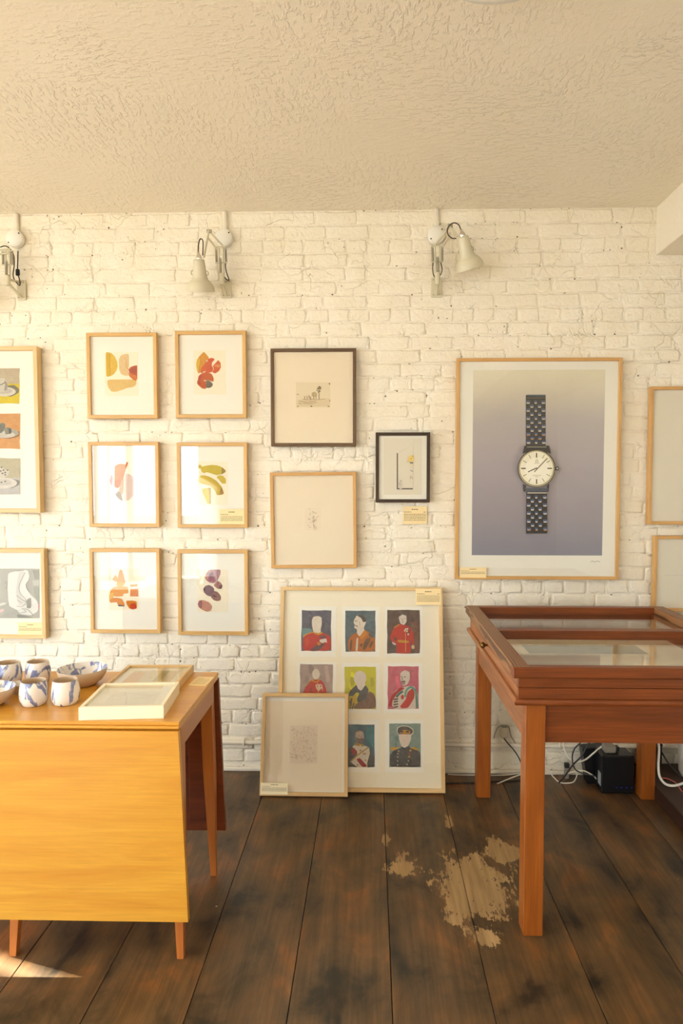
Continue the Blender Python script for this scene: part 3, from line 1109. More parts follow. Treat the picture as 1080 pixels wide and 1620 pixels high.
abstract('framed watercolour of bright orange cut fragments, left in the bottom row', (142, 868, 253, 1002), 135, 860, [
    ((240, 150, 70), [(365, 490), (415, 420), (440, 470), (470, 355), (505, 360), (550, 530), (520, 560), (430, 525), (390, 510)], 's'),
    ((246, 180, 104), [(430, 525), (545, 530), (520, 580), (420, 580)]),
    ((240, 160, 60), [(340, 650), (380, 600), (460, 575), (585, 590), (590, 680), (520, 685), (515, 720), (420, 725), (330, 700)]),
    ((226, 110, 40), [(340, 660), (390, 600), (400, 640), (480, 660)], 'l', 6),
    ((250, 205, 130), [(325, 690), (385, 665), (385, 760), (325, 780)]),
    ((238, 150, 70), [(325, 770), (390, 740), (440, 740), (500, 755), (535, 820), (535, 855), (450, 850), (430, 800), (340, 810)]),
    ((60, 40, 24), [(440, 845), (470, 832), (535, 848), (530, 858), (460, 858)]),
    ((240, 160, 90), [(610, 560), (712, 555), (712, 580), (615, 592)], 's'),
    ((236, 150, 94), [(615, 618), (722, 615), (722, 722), (612, 722)], 's'),
    ((240, 150, 60), [(555, 780), (650, 778), (700, 790), (705, 885), (650, 900), (600, 885), (565, 830)]),
    ((224, 74, 30), [(610, 830), (650, 810), (690, 820), (705, 885), (650, 898), (610, 880)])], (310, 340, 735, 910))
abstract('framed watercolour of purple and pink pebble shapes, right in the bottom row', (281, 870, 392, 1005), 275, 860, [
    ((184, 134, 148), [(490, 355), (638, 355), (635, 420), (590, 510), (540, 545), (480, 530), (430, 490), (425, 440), (450, 390)]),
    ((128, 88, 118), [(480, 410), (530, 380), (545, 410), (520, 470), (480, 460)]),
    ((215, 165, 155), [(440, 430), (470, 450), (470, 510), (430, 490)]),
    ((110, 60, 80), [(600, 360), (590, 420), (605, 470)], 'l', 6),
    ((190, 150, 145), [(540, 570), (590, 505), (640, 530), (668, 575), (650, 620), (600, 620)]),
    ((110, 70, 74), [(630, 560), (665, 570), (650, 620), (610, 610)]),
    ((138, 114, 124), [(400, 620), (430, 575), (480, 565), (530, 590), (552, 620), (545, 660), (500, 725), (450, 705), (410, 665)]),
    ((84, 70, 84), [(400, 620), (425, 585), (430, 630), (415, 665)]),
    ((164, 130, 124), [(545, 645), (600, 660), (645, 720), (640, 775), (590, 788), (540, 770), (500, 725)]),
    ((110, 74, 80), [(520, 700), (580, 710), (590, 740), (540, 725)]),
    ((220, 170, 154), [(325, 825), (345, 775), (400, 770), (480, 800), (525, 860), (500, 920), (450, 932), (380, 900), (340, 870)]),
    ((180, 124, 128), [(330, 820), (350, 775), (378, 780), (370, 880), (340, 865)]),
    ((90, 50, 56), [(375, 775), (380, 830), (368, 882)], 'l', 6)], (310, 355, 740, 940))

# ---- cups watercolour at the left edge
root, M, yp, dims = wall_frame('framed_watercolour', 'large oak frame holding a column of small teacup watercolours, cut by the left edge', (-185, 548, 61, 811), 6.5, 0.045, PALE, recess=0.02)
A = Art(M, yp - 0.0007, 0, 560, 6.747)
shs = []
for (t, b) in ((125, 555), (600, 1040), (1085, 1525)):
    for dx in (0, -620):
        shs.append(sheet(root, A, 'paper_white', -330 + dx, t, 240 + dx, b, yp))
for dx in (0, -620):
    A = Art(M, yp - 0.0007, 0, 560, 6.747)
    A.ox += dx / 6.747
    A.wobbly((206, 192, 168), -300, 155, 210, 530)
    A.rect((236, 216, 96), -298, 318, 208, 528)
    A.poly((116, 112, 92), [(60, 340), (150, 330), (205, 372), (200, 415), (120, 458), (40, 440)])
    A.ell((236, 233, 222), 30, 402, 140, 52)
    A.ell((210, 206, 196), 35, 395, 100, 30)
    A.poly((224, 220, 208), [(-60, 290), (-10, 258), (50, 262), (85, 320), (78, 385), (20, 412), (-60, 400)])
    A.poly((164, 160, 150), [(45, 270), (84, 322), (76, 385), (42, 396), (55, 330)])
    A.line((120, 116, 106), [(-60, 300), (0, 330), (60, 300)], 10)
    A.wobbly((228, 178, 132), -300, 635, 215, 1012)
    A.poly((150, 100, 66), [(120, 860), (212, 820), (205, 880), (110, 905), (20, 900)])
    A.ell((178, 178, 168), 45, 845, 155, 54)
    A.ell((222, 220, 210), 45, 862, 120, 34)
    A.poly((112, 114, 106), [(-20, 760), (20, 735), (55, 740), (58, 790), (20, 845), (-40, 840)])
    A.poly((140, 140, 130), [(48, 795), (90, 780), (125, 795), (124, 850), (60, 862)])
    A.poly((84, 84, 78), [(95, 790), (125, 800), (122, 850), (95, 850)])
    A.wobbly((202, 196, 172), -300, 1113, 217, 1500)
    A.rect((208, 208, 206), -298, 1322, 215, 1498)
    A.poly((128, 130, 128), [(120, 1330), (212, 1350), (208, 1400), (110, 1440)])
    A.ell((238, 236, 230), 35, 1378, 150, 58)
    A.ell((220, 218, 212), 30, 1370, 95, 34)
    A.poly((226, 222, 210), [(-50, 1230), (20, 1200), (60, 1240), (105, 1240), (90, 1300), (20, 1330), (-50, 1310)])
    for (x, y) in ((20, 1210), (40, 1240), (10, 1250), (60, 1265), (85, 1240), (30, 1275), (60, 1290), (20, 1370), (60, 1360), (-10, 1385)):
        A.ell((96, 98, 94), x, y, 11, 8, 8)
    A.build('painting', shs[0] if dx == 0 else shs[1])

# ---- grey nude drawing, lower left
root, M, yp, dims = wall_frame('framed_drawing', 'oak frame with a grey drawing of a reclining figure, cut by the left edge', (-150, 868, 71, 1010), 6.0, 0.036, PALE, recess=0.016)
nude_root, nude_M, nude_yp = root, M, yp
A = Art(M, yp - 0.0003, 0, 860, 10.125)
A.rect((176, 174, 166), -900, 400, 635, 1195)
A.poly((228, 226, 220), [(130, 470), (265, 440), (400, 420), (445, 430), (470, 520), (450, 600), (410, 650), (420, 720), (500, 830), (580, 900), (622, 1000), (600, 1090), (500, 1150), (330, 1130), (270, 1060), (140, 1000), (120, 700)])
A.poly((214, 210, 204), [(300, 450), (400, 450), (330, 620), (310, 740), (360, 840), (415, 920), (410, 990), (300, 1000), (250, 800)])
A.poly((150, 150, 142), [(520, 420), (630, 420), (630, 570), (560, 575)], False)
A.poly((190, 192, 184), [(520, 590), (630, 590), (630, 670), (530, 670)], False)
A.poly((160, 162, 152), [(530, 690), (630, 690), (632, 950), (560, 860)])
A.poly((150, 146, 138), [(425, 900), (500, 860), (500, 1030), (430, 1040)])
A.poly((140, 138, 132), [(270, 1130), (400, 1150), (560, 1190), (280, 1190)])
A.poly((214, 150, 150), [(610, 990), (634, 970), (636, 1040), (615, 1050)])
A.poly((222, 190, 186), [(-20, 1060), (70, 1040), (60, 1090), (-10, 1110)])
for pts in ([(405, 460), (340, 590), (305, 700), (330, 800), (405, 880), (425, 950)], [(270, 830), (330, 880), (410, 930)], [(280, 900), (350, 950)],
            [(330, 1110), (420, 1090), (380, 1060)], [(270, 440), (390, 430)], [(75, 640), (120, 610), (110, 700), (80, 715)], [(90, 960), (150, 950)],
            [(350, 1040), (450, 1060), (540, 1150)], [(270, 1000), (350, 1010), (420, 960)], [(450, 600), (420, 680), (480, 780)]):
    A.line((132, 128, 121), pts, 7)
A.build('drawing', root, 'ink')

# ---- etching in a walnut frame
root, M, yp, dims = wall_frame('framed_etching', 'dark brown wooden frame with a small landscape etching of a tall tree', (428, 551, 563, 706), 5.0, 0.030, WAL, 'paper_warm')
A = Art(M, yp - 0.0007, 460, 600, 15.43)
sh = sheet(root, A, 'paper_warm', -420, -640, 1450, 1560, yp)
A.wobbly((234, 216, 182), 122, 82, 962, 688, 4)
A.poly((226, 204, 164), [(140, 500), (400, 480), (700, 480), (950, 450), (950, 670), (140, 670)])
A.poly((190, 164, 116), [(500, 400), (520, 320), (580, 300), (640, 340), (630, 420), (560, 430)])
INK = (120, 98, 64)
A.line(INK, [(684, 200), (682, 330), (690, 490)], 16)
for (x, y, r) in ((690, 190, 30), (660, 225, 28), (715, 225, 30), (640, 270, 22), (700, 290, 26), (665, 310, 18), (720, 190, 16)):
    A.ell((140, 116, 76), x, y, r, r * .8, 10)
for (x, y) in ((335, 450), (395, 450), (445, 430), (555, 450), (612, 440), (480, 470)):
    A.line((150, 126, 86), [(x, y - 40), (x + 3, y + 40)], 18)
for pts in ([(280, 490), (420, 505), (560, 490), (700, 495), (830, 480)], [(200, 530), (420, 560), (620, 520)], [(300, 580), (460, 600), (640, 560)], [(460, 550), (560, 540)], [(180, 590), (260, 600)]):
    A.line((150, 124, 84), pts, 10)
for (x, y, a, b) in ((942, 110, 16, 26), (948, 525, 10, 30), (920, 662, 28, 14), (500, 660, 24, 18), (170, 665, 26, 12), (170, 370, 28, 10)):
    A.ell((150, 116, 70), x, y, a, b, 10)
A.build('etching', sh, 'ink')

# ---- faint flower etching, oak frame, slightly tilted
root, M, yp, dims = wall_frame('framed_etching', 'light oak frame hung a little crooked with a faint tiny flower etching', (428.5, 747, 564.5, 899), 5.2, 0.032, DEEP, 'paper_warm', roll=math.radians(-0.6))
A = Art(M, yp - 0.0007, 410, 530, 3.724)
sh = sheet(root, A, 'paper_warm', 92, 850, 535, 1335, yp)
A.rect((250, 232, 204), 262, 1012, 370, 1158)
A.rect((243, 224, 196), 265, 1015, 367, 1155)
rr = random.Random(5)
for i in range(26):
    x, y = 314 + rr.gauss(0, 16), 1085 + rr.gauss(0, 20)
    a = rr.uniform(0, 6.28)
    l = rr.uniform(6, 16)
    A.line((150, 122, 86), [(x, y), (x + l * .5 * math.cos(a) + 2, y + l * .5 * math.sin(a)), (x + l * math.cos(a), y + l * math.sin(a))], 2.0)
A.line((200, 176, 140), [(318, 1100), (322, 1150)], 2)
A.build('etching', sh, 'ink')

# ---- small black frame
root, M, yp, dims = wall_frame('framed_etching', 'small black frame with an etching of a vase beside a yellow flower', (594, 684, 680, 795), 5.0, 0.030, EBO, 'paper_white')
A = Art(M, yp - 0.0007, 590, 680, 10.12)
sh = sheet(root, A, 'paper_grey', 172, 130, 775, 1038, yp)
A.line((190, 180, 160), [(415, 360), (640, 240), (640, 930)], 4, False)
A.rect((60, 54, 44), 378, 372, 398, 952)
A.rect((60, 54, 44), 378, 934, 636, 954)
for i in range(14):
    A.line((120, 112, 96), [(380, 390 + i * 40), (397, 405 + i * 40)], 5, False)
A.ell((226, 214, 198), 440, 890, 40, 60, 16)
rr = random.Random(9)
for i in range(16):
    x, y = 440 + rr.uniform(-32, 32), 890 + rr.uniform(-50, 50)
    A.line((130, 116, 104), [(x, y), (x + rr.uniform(-10, 10), y + rr.uniform(-12, 12))], 5)
A.line((130, 116, 104), [(425, 800), (440, 830), (460, 800)], 6)
A.poly((240, 208, 116), [(540, 500), (570, 420), (620, 395), (660, 450), (640, 510), (590, 520)])
A.ell((170, 150, 90), 612, 462, 10, 10, 8)
A.line((110, 84, 40), [(636, 410), (630, 440)], 6)
A.line((190, 170, 120), [(540, 515), (580, 500)], 7)
A.rect((70, 60, 46), 590, 520, 640, 538)
A.poly((240, 214, 150), [(595, 545), (630, 545), (615, 590), (598, 580)])
A.line((70, 60, 50), [(598, 640), (612, 660), (638, 660)], 8)
for (x, y) in ((600, 745), (618, 755), (625, 780), (596, 770)):
    A.ell((160, 110, 80), x, y, 8, 8, 8)
A.line((220, 190, 170), [(590, 740), (585, 800), (600, 840)], 4)
A.build('etching', sh, 'ink')

# ---- the watch
root, M, yp, dims = wall_frame('framed_photograph', 'large oak frame with a photograph of a steel wristwatch on grey', (721, 566, 981.5, 917), 5.0, 0.034, DEEP, 'paper_white')
watch_root, watch_M, watch_yp = root, M, yp
A = Art(M, yp - 0.0007, 710, 550, 2.919)
sh = sheet(root, A, 'paper_white', 90, 105, 730, 1020, yp)
q0, q1 = A.loc(112, 104), A.loc(706, 960)
obj('printed_backdrop', MB().box((q0[0], yp - 0.0012, q1[1]), (q1[0], yp - 0.0006, q0[1])), 'watch_backdrop', sh)
A = Art(M, yp - 0.0014, 790, 610, 6.48)
DK, BL, CR, BR = (28, 25, 24), (84, 104, 146), (226, 214, 190), (206, 150, 96)


def bracelet(xa, xb, y0, y1, rows, start):
    A.rect(DK, xa, y0, xb, y1)
    for r in range(rows):
        y = start + r * 41
        if y + 30 > y1:
            break
        odd = r % 2
        cols = [(330, 40), (408, 40)] if odd else [(xa + 24, 46), (370, 30), (xb - 24, 46)]
        for (cx, w) in cols:
            A.poly(BL, [(cx - w / 2, y), (cx + w / 2, y), (cx + w * .42, y + 26), (cx + w * .3, y + 34), (cx - w * .3, y + 34), (cx - w * .42, y + 26)], False)
            A.poly((54, 60, 76), [(cx - w / 2, y), (cx + w / 2, y), (cx + w * .45, y + 12), (cx - w * .45, y + 12)], False)
            A.poly(CR if r not in (8, 9) else BR, [(cx - w * .42, y + 26), (cx + w * .42, y + 26), (cx + w * .3, y + 36), (cx - w * .3, y + 36)], False)


bracelet(268, 472, 98, 620, 12, 150)
A.rect((80, 88, 100), 276, 96, 466, 112)
A.rect((110, 104, 92), 272, 126, 466, 134)
bracelet(268, 482, 1090, 1515, 10, 1120)
A.rect(CR, 275, 1096, 475, 1104)
A.poly((44, 42, 40), [(245, 620), (270, 615), (262, 690), (228, 700)], False)
A.poly((44, 42, 40), [(478, 615), (498, 620), (515, 700), (480, 690)], False)
A.rect((40, 38, 36), 262, 618, 485, 690)
A.rect((150, 144, 126), 272, 628, 470, 636)
A.poly((46, 44, 42), [(230, 1010), (262, 1020), (262, 1085), (236, 1085)], False)
A.poly((46, 44, 42), [(498, 1000), (475, 1030), (480, 1095), (492, 1085)], False)
A.rect((70, 76, 88), 255, 1050, 485, 1092)
A.rect((54, 50, 46), 545, 838, 570, 868)
A.poly((60, 56, 52), [(566, 835), (590, 828), (596, 850), (590, 872), (566, 868)], False)
A.rect((200, 194, 180), 572, 842, 588, 858)
A.ell((62, 56, 44), 368, 850, 192, 192, 48)
A.ell((196, 182, 138), 368, 852, 182, 184, 48)
A.ell((70, 62, 46), 368, 852, 174, 176, 48)
A.ell((236, 230, 202), 368, 850, 170, 172, 48)
A.ell((243, 238, 216), 375, 870, 130, 130, 40)
for h in range(12):
    a = math.radians(h * 30)
    r0, r1, w = (110, 158, 11) if h % 3 == 0 else (118, 160, 5)
    A.line((58, 50, 38), [(368 + r0 * math.sin(a), 850 - r0 * math.cos(a)), (368 + r1 * math.sin(a), 850 - r1 * math.cos(a))], w, False)
A.line((110, 100, 74), [(345, 885), (478, 745)], 9, False)
A.line((64, 54, 40), [(368, 845), (280, 886)], 9, False)
A.ell((120, 108, 80), 368, 850, 8, 8, 10)
# emblem and dial lettering
om = [(358 + 0, 786)] + [(370 + 11 * math.cos(math.radians(t)), 770 + 11 * math.sin(math.radians(t))) for t in range(120, 421, 30)] + [(382, 786)]
A.line((140, 126, 90), om, 3.5)
A.line((140, 126, 90), [(354, 786), (364, 786)], 3, False)
A.line((140, 126, 90), [(376, 786), (386, 786)], 3, False)
for (y, xa, xb, st) in ((796, 344, 396, 9), (920, 326, 410, 8), (934, 352, 384, 8)):
    x = xa
    while x < xb:
        A.line((150, 136, 100), [(x, y + 4), (x + 4, y - 4), (x + 6, y + 4)], 2.2, False)
        x += st
A.build('printed_watch', sh, 'ink')
A = Art(M, yp - 0.0008, 710, 550, 2.919)
A.line((150, 140, 120), [(652, 990), (662, 985), (670, 990), (682, 986), (698, 989)], 2)
A.build('signature', sh, 'ink')

# ---- two blank-looking prints at the right edge
root, M, yp, dims = wall_frame('framed_print', 'oak frame with a plain pale sheet at the right edge, upper of the two', (1027, 611, 1250, 830), 5.0, 0.032, DEEP, 'paper_grey')
A = Art(M, yp - 0.0003, 1010, 590, 4.154)
for (x, y) in ((291, 450), (290, 770), (293, 870), (291, 910)):
    A.ell((120, 104, 84), x, y, 3, 2.4, 8)
for y in (480, 520, 560, 640, 700):
    A.line((196, 182, 164), [(310, y), (480, y + 6), (700, y - 4)], 2)
A.build('faint_marks', root, 'ink')['kind'] = 'stuff'
root, M, yp, dims = wall_frame('framed_print', 'oak frame with a plain pale sheet at the right edge, just above display case', (1034, 848, 1250, 968), 5.0, 0.032, DEEP, 'paper_grey')
A = Art(M, yp - 0.0003, 1010, 590, 4.154)
A.line((214, 202, 188), [(170, 1330), (400, 1326), (800, 1330)], 3)
A.build('faint_marks', root, 'ink')['kind'] = 'stuff'


# ================================================================== LEANING FRAMES
def lean_frame(name, label, base_px, base_y, top_px_y, x0w, x1w, ytop_hint, w_px, depth, mats, paper):
    """frame standing on the floor and leaning back; base_px/base_y give its front lower edge on the floor"""
    Yb = G((base_px[0] + base_px[1]) / 2, base_y).y
    X0, X1 = x0w, x1w
    # find height so that the top edge meets top_px_y at depth ytop_hint
    Zt = P((base_px[0] + base_px[1]) / 2, top_px_y, ytop_hint).z
    H = math.hypot(Zt, ytop_hint - Yb)
    tilt = math.atan2(ytop_hint - Yb, Zt)
    # the front lower edge sits at (Yb, 0): local front is y=-depth
    rot = (-tilt, 0, 0)
    R = Euler(rot).to_matrix()
    off = R @ Vector((0, -depth, 0))
    loc = Vector(((X0 + X1) / 2, Yb, 0.0)) - off
    # lift so that nothing goes below the floor
    back = loc.z
    loc.z += max(0, -min(back, 0)) + 0.0008
    root = thing(name, label, 'picture', loc, rot)
    M = Matrix.Translation(loc) @ R.to_4x4()
    W = X1 - X0
    w = w_px / 310.0
    frame_rails(root, W, H, w, depth, mats)
    inner_panel('backing_board', 'backing', root, W, H, w, -0.006, -0.001)
    yp = -depth + 0.014
    inner_panel('mount', paper, root, W, H, w, yp, -0.0065)
    inner_panel('glass', 'picture_glass', root, W, H, w, yp - 0.010, yp - 0.008)
    return root, M, yp, (W, H, w)


ytop = YB - 0.055
xl, xr = P(444, 931, ytop).x, P(699.5, 931, ytop).x
root, M, yp, dims = lean_frame('framed_portraits', 'large pale oak frame of nine military portraits leaning against the brick wall', (440, 702), 1256, 931, xl, xr, ytop, 6.0, 0.036, PALE, 'paper_cream')
port_root, port_M, port_yp = root, M, yp
WHT = (250, 240, 222)


def portrait(ox, oy, s, sheet_r, bg, bgrect, draw):
    A = Art(M, yp - 0.0012, ox, oy, s)
    sh = sheet(root, A, 'paper_white', *sheet_r, yp, 0.0011)
    A.wobbly(bg, *bgrect, 3)
    A.clip = bgrect
    r = random.Random(int(sheet_r[0] + oy))
    x0, y0, x1, y1 = bgrect
    for i in range(7):     # loose brush marks in the ground
        cx, cy = r.uniform(x0 + 30, x1 - 30), r.uniform(y0 + 30, y0 + (y1 - y0) * .5)
        f = r.uniform(0.82, 1.22)
        A.poly(tuple(min(255, c * f) for c in bg), [(cx - 18, cy - 40), (cx + 14, cy - 34), (cx + 20, cy + 30), (cx - 10, cy + 44)])
    draw(A)
    A.build('painted_portrait', sh)


def p1(A):
    A.poly((112, 150, 148), [(66, 200), (150, 210), (150, 258), (66, 280)])
    A.poly(WHT, [(160, 110), (200, 102), (230, 115), (232, 170), (222, 210), (222, 248), (160, 240), (150, 180), (148, 140)])
    A.poly((206, 34, 28), [(70, 394), (75, 290), (100, 260), (150, 240), (200, 255), (240, 240), (290, 265), (308, 290), (310, 392)])
    A.poly((226, 80, 60), [(90, 300), (120, 270), (130, 330), (100, 370)])
    A.poly((232, 172, 70), [(150, 240), (160, 228), (190, 252), (225, 234), (240, 245), (200, 264)])
    A.poly((112, 40, 60), [(215, 262), (265, 265), (272, 292), (208, 290)])
    A.poly((92, 30, 54), [(125, 392), (190, 340), (240, 328), (262, 338), (208, 391)])
    A.poly((242, 236, 226), [(212, 300), (270, 288), (276, 330), (258, 318), (240, 330), (215, 320)])
    A.poly((226, 150, 56), [(190, 322), (215, 318), (222, 345), (200, 350)])
    A.line((232, 172, 70), [(75, 280), (105, 255), (150, 240)], 8)


def p2(A):
    A.poly(WHT, [(498, 140), (520, 100), (560, 95), (600, 130), (598, 160), (580, 200), (590, 230), (545, 278), (522, 245), (525, 215), (500, 200), (505, 175), (497, 160)])
    A.poly((40, 32, 30), [(525, 100), (560, 92), (600, 120), (602, 150), (575, 155), (560, 120)])
    A.line((50, 40, 36), [(500, 178), (515, 182), (530, 192)], 6)
    A.line((90, 80, 74), [(505, 145), (525, 143)], 5)
    A.line((150, 140, 130), [(545, 150), (550, 180)], 4)
    A.poly((202, 116, 44), [(445, 398), (450, 310), (470, 270), (520, 240), (545, 278), (590, 215), (640, 250), (675, 290), (678, 398)])
    A.poly((246, 236, 220), [(512, 395), (520, 290), (535, 280), (530, 395)])
    A.poly((226, 150, 70), [(548, 280), (592, 222), (616, 250), (560, 300)])
    for q in ([(590, 300), (630, 280), (640, 300), (590, 390), (570, 380)], [(640, 320), (665, 310), (640, 370), (620, 360)], [(545, 340), (575, 330), (560, 370)], [(470, 300), (485, 300), (480, 390), (462, 390)]):
        A.poly((98, 66, 40), q)
    A.poly((84, 74, 62), [(620, 240), (660, 270), (662, 288), (625, 275)])


def p3(A):
    A.poly((112, 66, 50), [(970, 150), (1030, 140), (1040, 400), (1005, 400), (1000, 250)])
    A.poly((50, 30, 26), [(790, 310), (840, 330), (840, 400), (790, 400)])
    A.poly((244, 234, 222), [(872, 105), (900, 84), (935, 95), (938, 150), (915, 180), (885, 165), (875, 130)])
    A.line((90, 84, 80), [(876, 108), (900, 88), (932, 98)], 7)
    for q in ([(888, 125), (900, 124)], [(914, 124), (926, 126)], [(905, 130), (903, 145)], [(898, 154), (916, 154)]):
        A.line((120, 108, 100), q, 4, False)
    A.poly((206, 44, 34), [(795, 285), (830, 200), (880, 170), (920, 178), (965, 190), (995, 240), (1000, 340), (985, 345), (968, 290), (970, 330), (975, 412), (850, 415), (855, 340), (815, 315)])
    A.poly((60, 34, 28), [(832, 275), (860, 286), (846, 310), (836, 300)])
    A.poly((240, 226, 210), [(815, 315), (850, 335), (845, 347), (820, 335)])
    A.poly((216, 166, 70), [(862, 300), (958, 310), (955, 328), (862, 322)])
    A.line((226, 170, 80), [(834, 200), (878, 172)], 8)
    A.poly((150, 20, 30), [(915, 195), (960, 190), (975, 240), (935, 265)])
    for (x, y) in ((930, 212), (945, 210), (940, 230), (950, 255), (922, 225)):
        A.ell((242, 228, 205), x, y, 8, 9, 8)
    A.line((240, 200, 150), [(928, 240), (930, 400)], 5)
    A.ell((226, 206, 170), 990, 360, 14, 18, 10)


def p4(A):
    A.ell(WHT, 183, 140, 32, 44, 20)
    A.poly((206, 34, 26), [(60, 400), (70, 305), (95, 245), (130, 200), (175, 185), (220, 185), (250, 215), (270, 270), (285, 400)])
    A.poly((150, 20, 20), [(130, 280), (145, 230), (150, 300), (140, 340)])
    A.line((220, 170, 80), [(140, 188), (185, 205), (215, 182)], 9)
    A.line((210, 180, 110), [(100, 240), (130, 200), (165, 186)], 6)
    A.poly((242, 222, 192), [(175, 225), (235, 222), (242, 280), (220, 262), (205, 285), (185, 260)])
    for (x, y) in ((195, 240), (222, 240), (230, 265)):
        A.ell((206, 34, 26), x, y, 6, 7, 8)
    A.line((235, 200, 150), [(198, 210), (202, 300)], 5)


def p5(A):
    A.poly((206, 200, 60), [(425, 250), (470, 260), (470, 420), (425, 425)])
    A.ell((246, 236, 222), 550, 172, 52, 60, 22)
    A.poly((246, 236, 222), [(515, 200), (590, 200), (595, 260), (560, 285), (525, 260)])
    A.poly((118, 82, 60), [(490, 428), (510, 390), (600, 330), (625, 280), (665, 300), (682, 360), (680, 428)])
    A.poly((42, 37, 34), [(455, 320), (465, 280), (520, 225), (532, 262), (560, 280), (595, 228), (622, 270), (605, 345), (530, 378), (522, 345), (545, 300), (520, 290), (490, 325)])
    A.poly((216, 182, 60), [(460, 345), (522, 300), (520, 390), (480, 428), (455, 428)])
    for q in ([(465, 360), (475, 400)], [(480, 340), (470, 430)], [(500, 380), (485, 430)]):
        A.line((42, 37, 34), q, 9, False)


def p6(A):
    A.poly((246, 232, 215), [(785, 430), (800, 350), (850, 270), (930, 240), (1000, 240), (1030, 300), (1030, 430)])
    A.poly((246, 236, 222), [(885, 130), (920, 105), (962, 120), (965, 180), (945, 225), (905, 240), (885, 190)])
    A.poly((170, 150, 140), [(885, 195), (930, 190), (925, 225), (900, 230)])
    for q in ([(888, 162), (902, 160)], [(914, 162), (930, 164)], [(905, 168), (898, 188)], [(896, 200), (922, 202)]):
        A.line((60, 52, 50), q, 6, False)
    A.poly((192, 40, 44), [(785, 400), (810, 320), (880, 250), (925, 255), (860, 300), (820, 360), (815, 400), (830, 430), (790, 430)])
    A.poly((208, 44, 38), [(880, 410), (930, 350), (945, 290), (985, 255), (1005, 290), (1000, 340), (950, 420), (900, 425)])
    A.ell((208, 60, 50), 903, 330, 14, 20, 10)
    A.line((92, 166, 146), [(925, 330), (935, 275), (975, 248), (1012, 280), (1020, 350), (1022, 420)], 16)
    A.line((46, 110, 98), [(852, 330), (880, 300), (908, 282)], 18)
    for y in (345, 365, 388, 410):
        A.line((40, 36, 34), [(830, y + 8), (850, y + 2), (866, y)], 12)
    A.poly((222, 140, 156), [(785, 405), (835, 412), (835, 430), (785, 430)])


def p8(A):
    A.poly((36, 120, 130), [(300, 150), (400, 150), (400, 420), (360, 380), (300, 300)])
    A.poly((206, 190, 170), [(160, 220), (200, 195), (260, 210), (275, 260), (272, 320), (250, 355), (190, 345), (170, 290)])
    A.poly((122, 96, 86), [(172, 275), (215, 295), (272, 290), (270, 338), (235, 358), (190, 340)])
    A.line((150, 110, 80), [(165, 260), (175, 215), (230, 196)], 12)
    for q in ([(205, 265), (228, 262)], [(245, 262), (265, 262)], [(240, 270), (244, 295)], [(225, 315), (255, 315)]):
        A.line((70, 54, 50), q, 6, False)
    A.poly((26, 26, 29), [(45, 644), (48, 440), (120, 395), (340, 405), (400, 520), (404, 644)])
    A.poly((240, 230, 210), [(130, 400), (165, 365), (275, 380), (335, 400), (348, 470), (310, 600), (320, 645), (190, 645), (110, 580), (200, 480)])
    A.poly((192, 152, 70), [(160, 345), (275, 365), (272, 398), (165, 378)])
    A.poly((230, 220, 190), [(222, 370), (240, 372), (238, 392), (222, 390)])
    A.poly((162, 50, 50), [(115, 420), (150, 405), (198, 462), (150, 512)])
    A.poly((166, 56, 60), [(178, 550), (222, 528), (318, 632), (258, 648)])
    A.line((190, 160, 90), [(110, 580), (180, 510), (290, 430), (330, 400)], 16)
    for (x, y) in ((230, 440), (260, 450), (290, 480), (295, 560), (195, 615), (270, 480)):
        A.ell((176, 140, 60), x, y, 11, 11, 8)


def p9(A):
    A.poly((90, 130, 128), [(640, 280), (700, 260), (710, 340), (660, 330)])
    A.poly((250, 240, 224), [(672, 220), (682, 158), (740, 136), (815, 142), (874, 182), (880, 230), (845, 258), (850, 300), (808, 395), (770, 412), (730, 388), (700, 300), (700, 252)])
    A.poly((56, 48, 45), [(680, 215), (690, 165), (740, 145), (810, 150), (865, 185), (872, 225), (840, 248), (780, 238), (700, 245)])
    A.poly((216, 152, 40), [(715, 205), (750, 190), (800, 190), (840, 205), (835, 240), (720, 240)])
    A.ell((40, 32, 30), 735, 212, 20, 14, 12)
    A.ell((40, 32, 30), 805, 212, 22, 14, 12)
    A.line((160, 70, 40), [(708, 240), (770, 238), (836, 242)], 8)
    A.poly((246, 232, 216), [(705, 252), (845, 252), (840, 310), (805, 385), (770, 405), (735, 380), (712, 320)])
    A.poly((42, 36, 36), [(585, 644), (587, 500), (640, 440), (720, 415), (735, 390), (770, 410), (820, 380), (840, 415), (930, 440), (968, 480), (966, 644)])
    A.poly((226, 172, 60), [(596, 395), (640, 405), (722, 398), (640, 440), (608, 446)])
    A.poly((226, 172, 60), [(840, 405), (890, 395), (955, 445), (880, 428)])
    A.line((20, 18, 18), [(770, 412), (768, 640)], 5)
    for (x, y) in ((697, 448), (685, 480), (685, 520), (684, 567), (684, 617), (815, 567), (800, 610)):
        A.ell((214, 200, 180), x, y, 9, 9, 8)
    for (x, y, c) in ((840, 440, (226, 172, 60)), (830, 478, (196, 60, 50)), (825, 516, (226, 160, 50))):
        A.ell(c, x, y, 13, 12, 8)


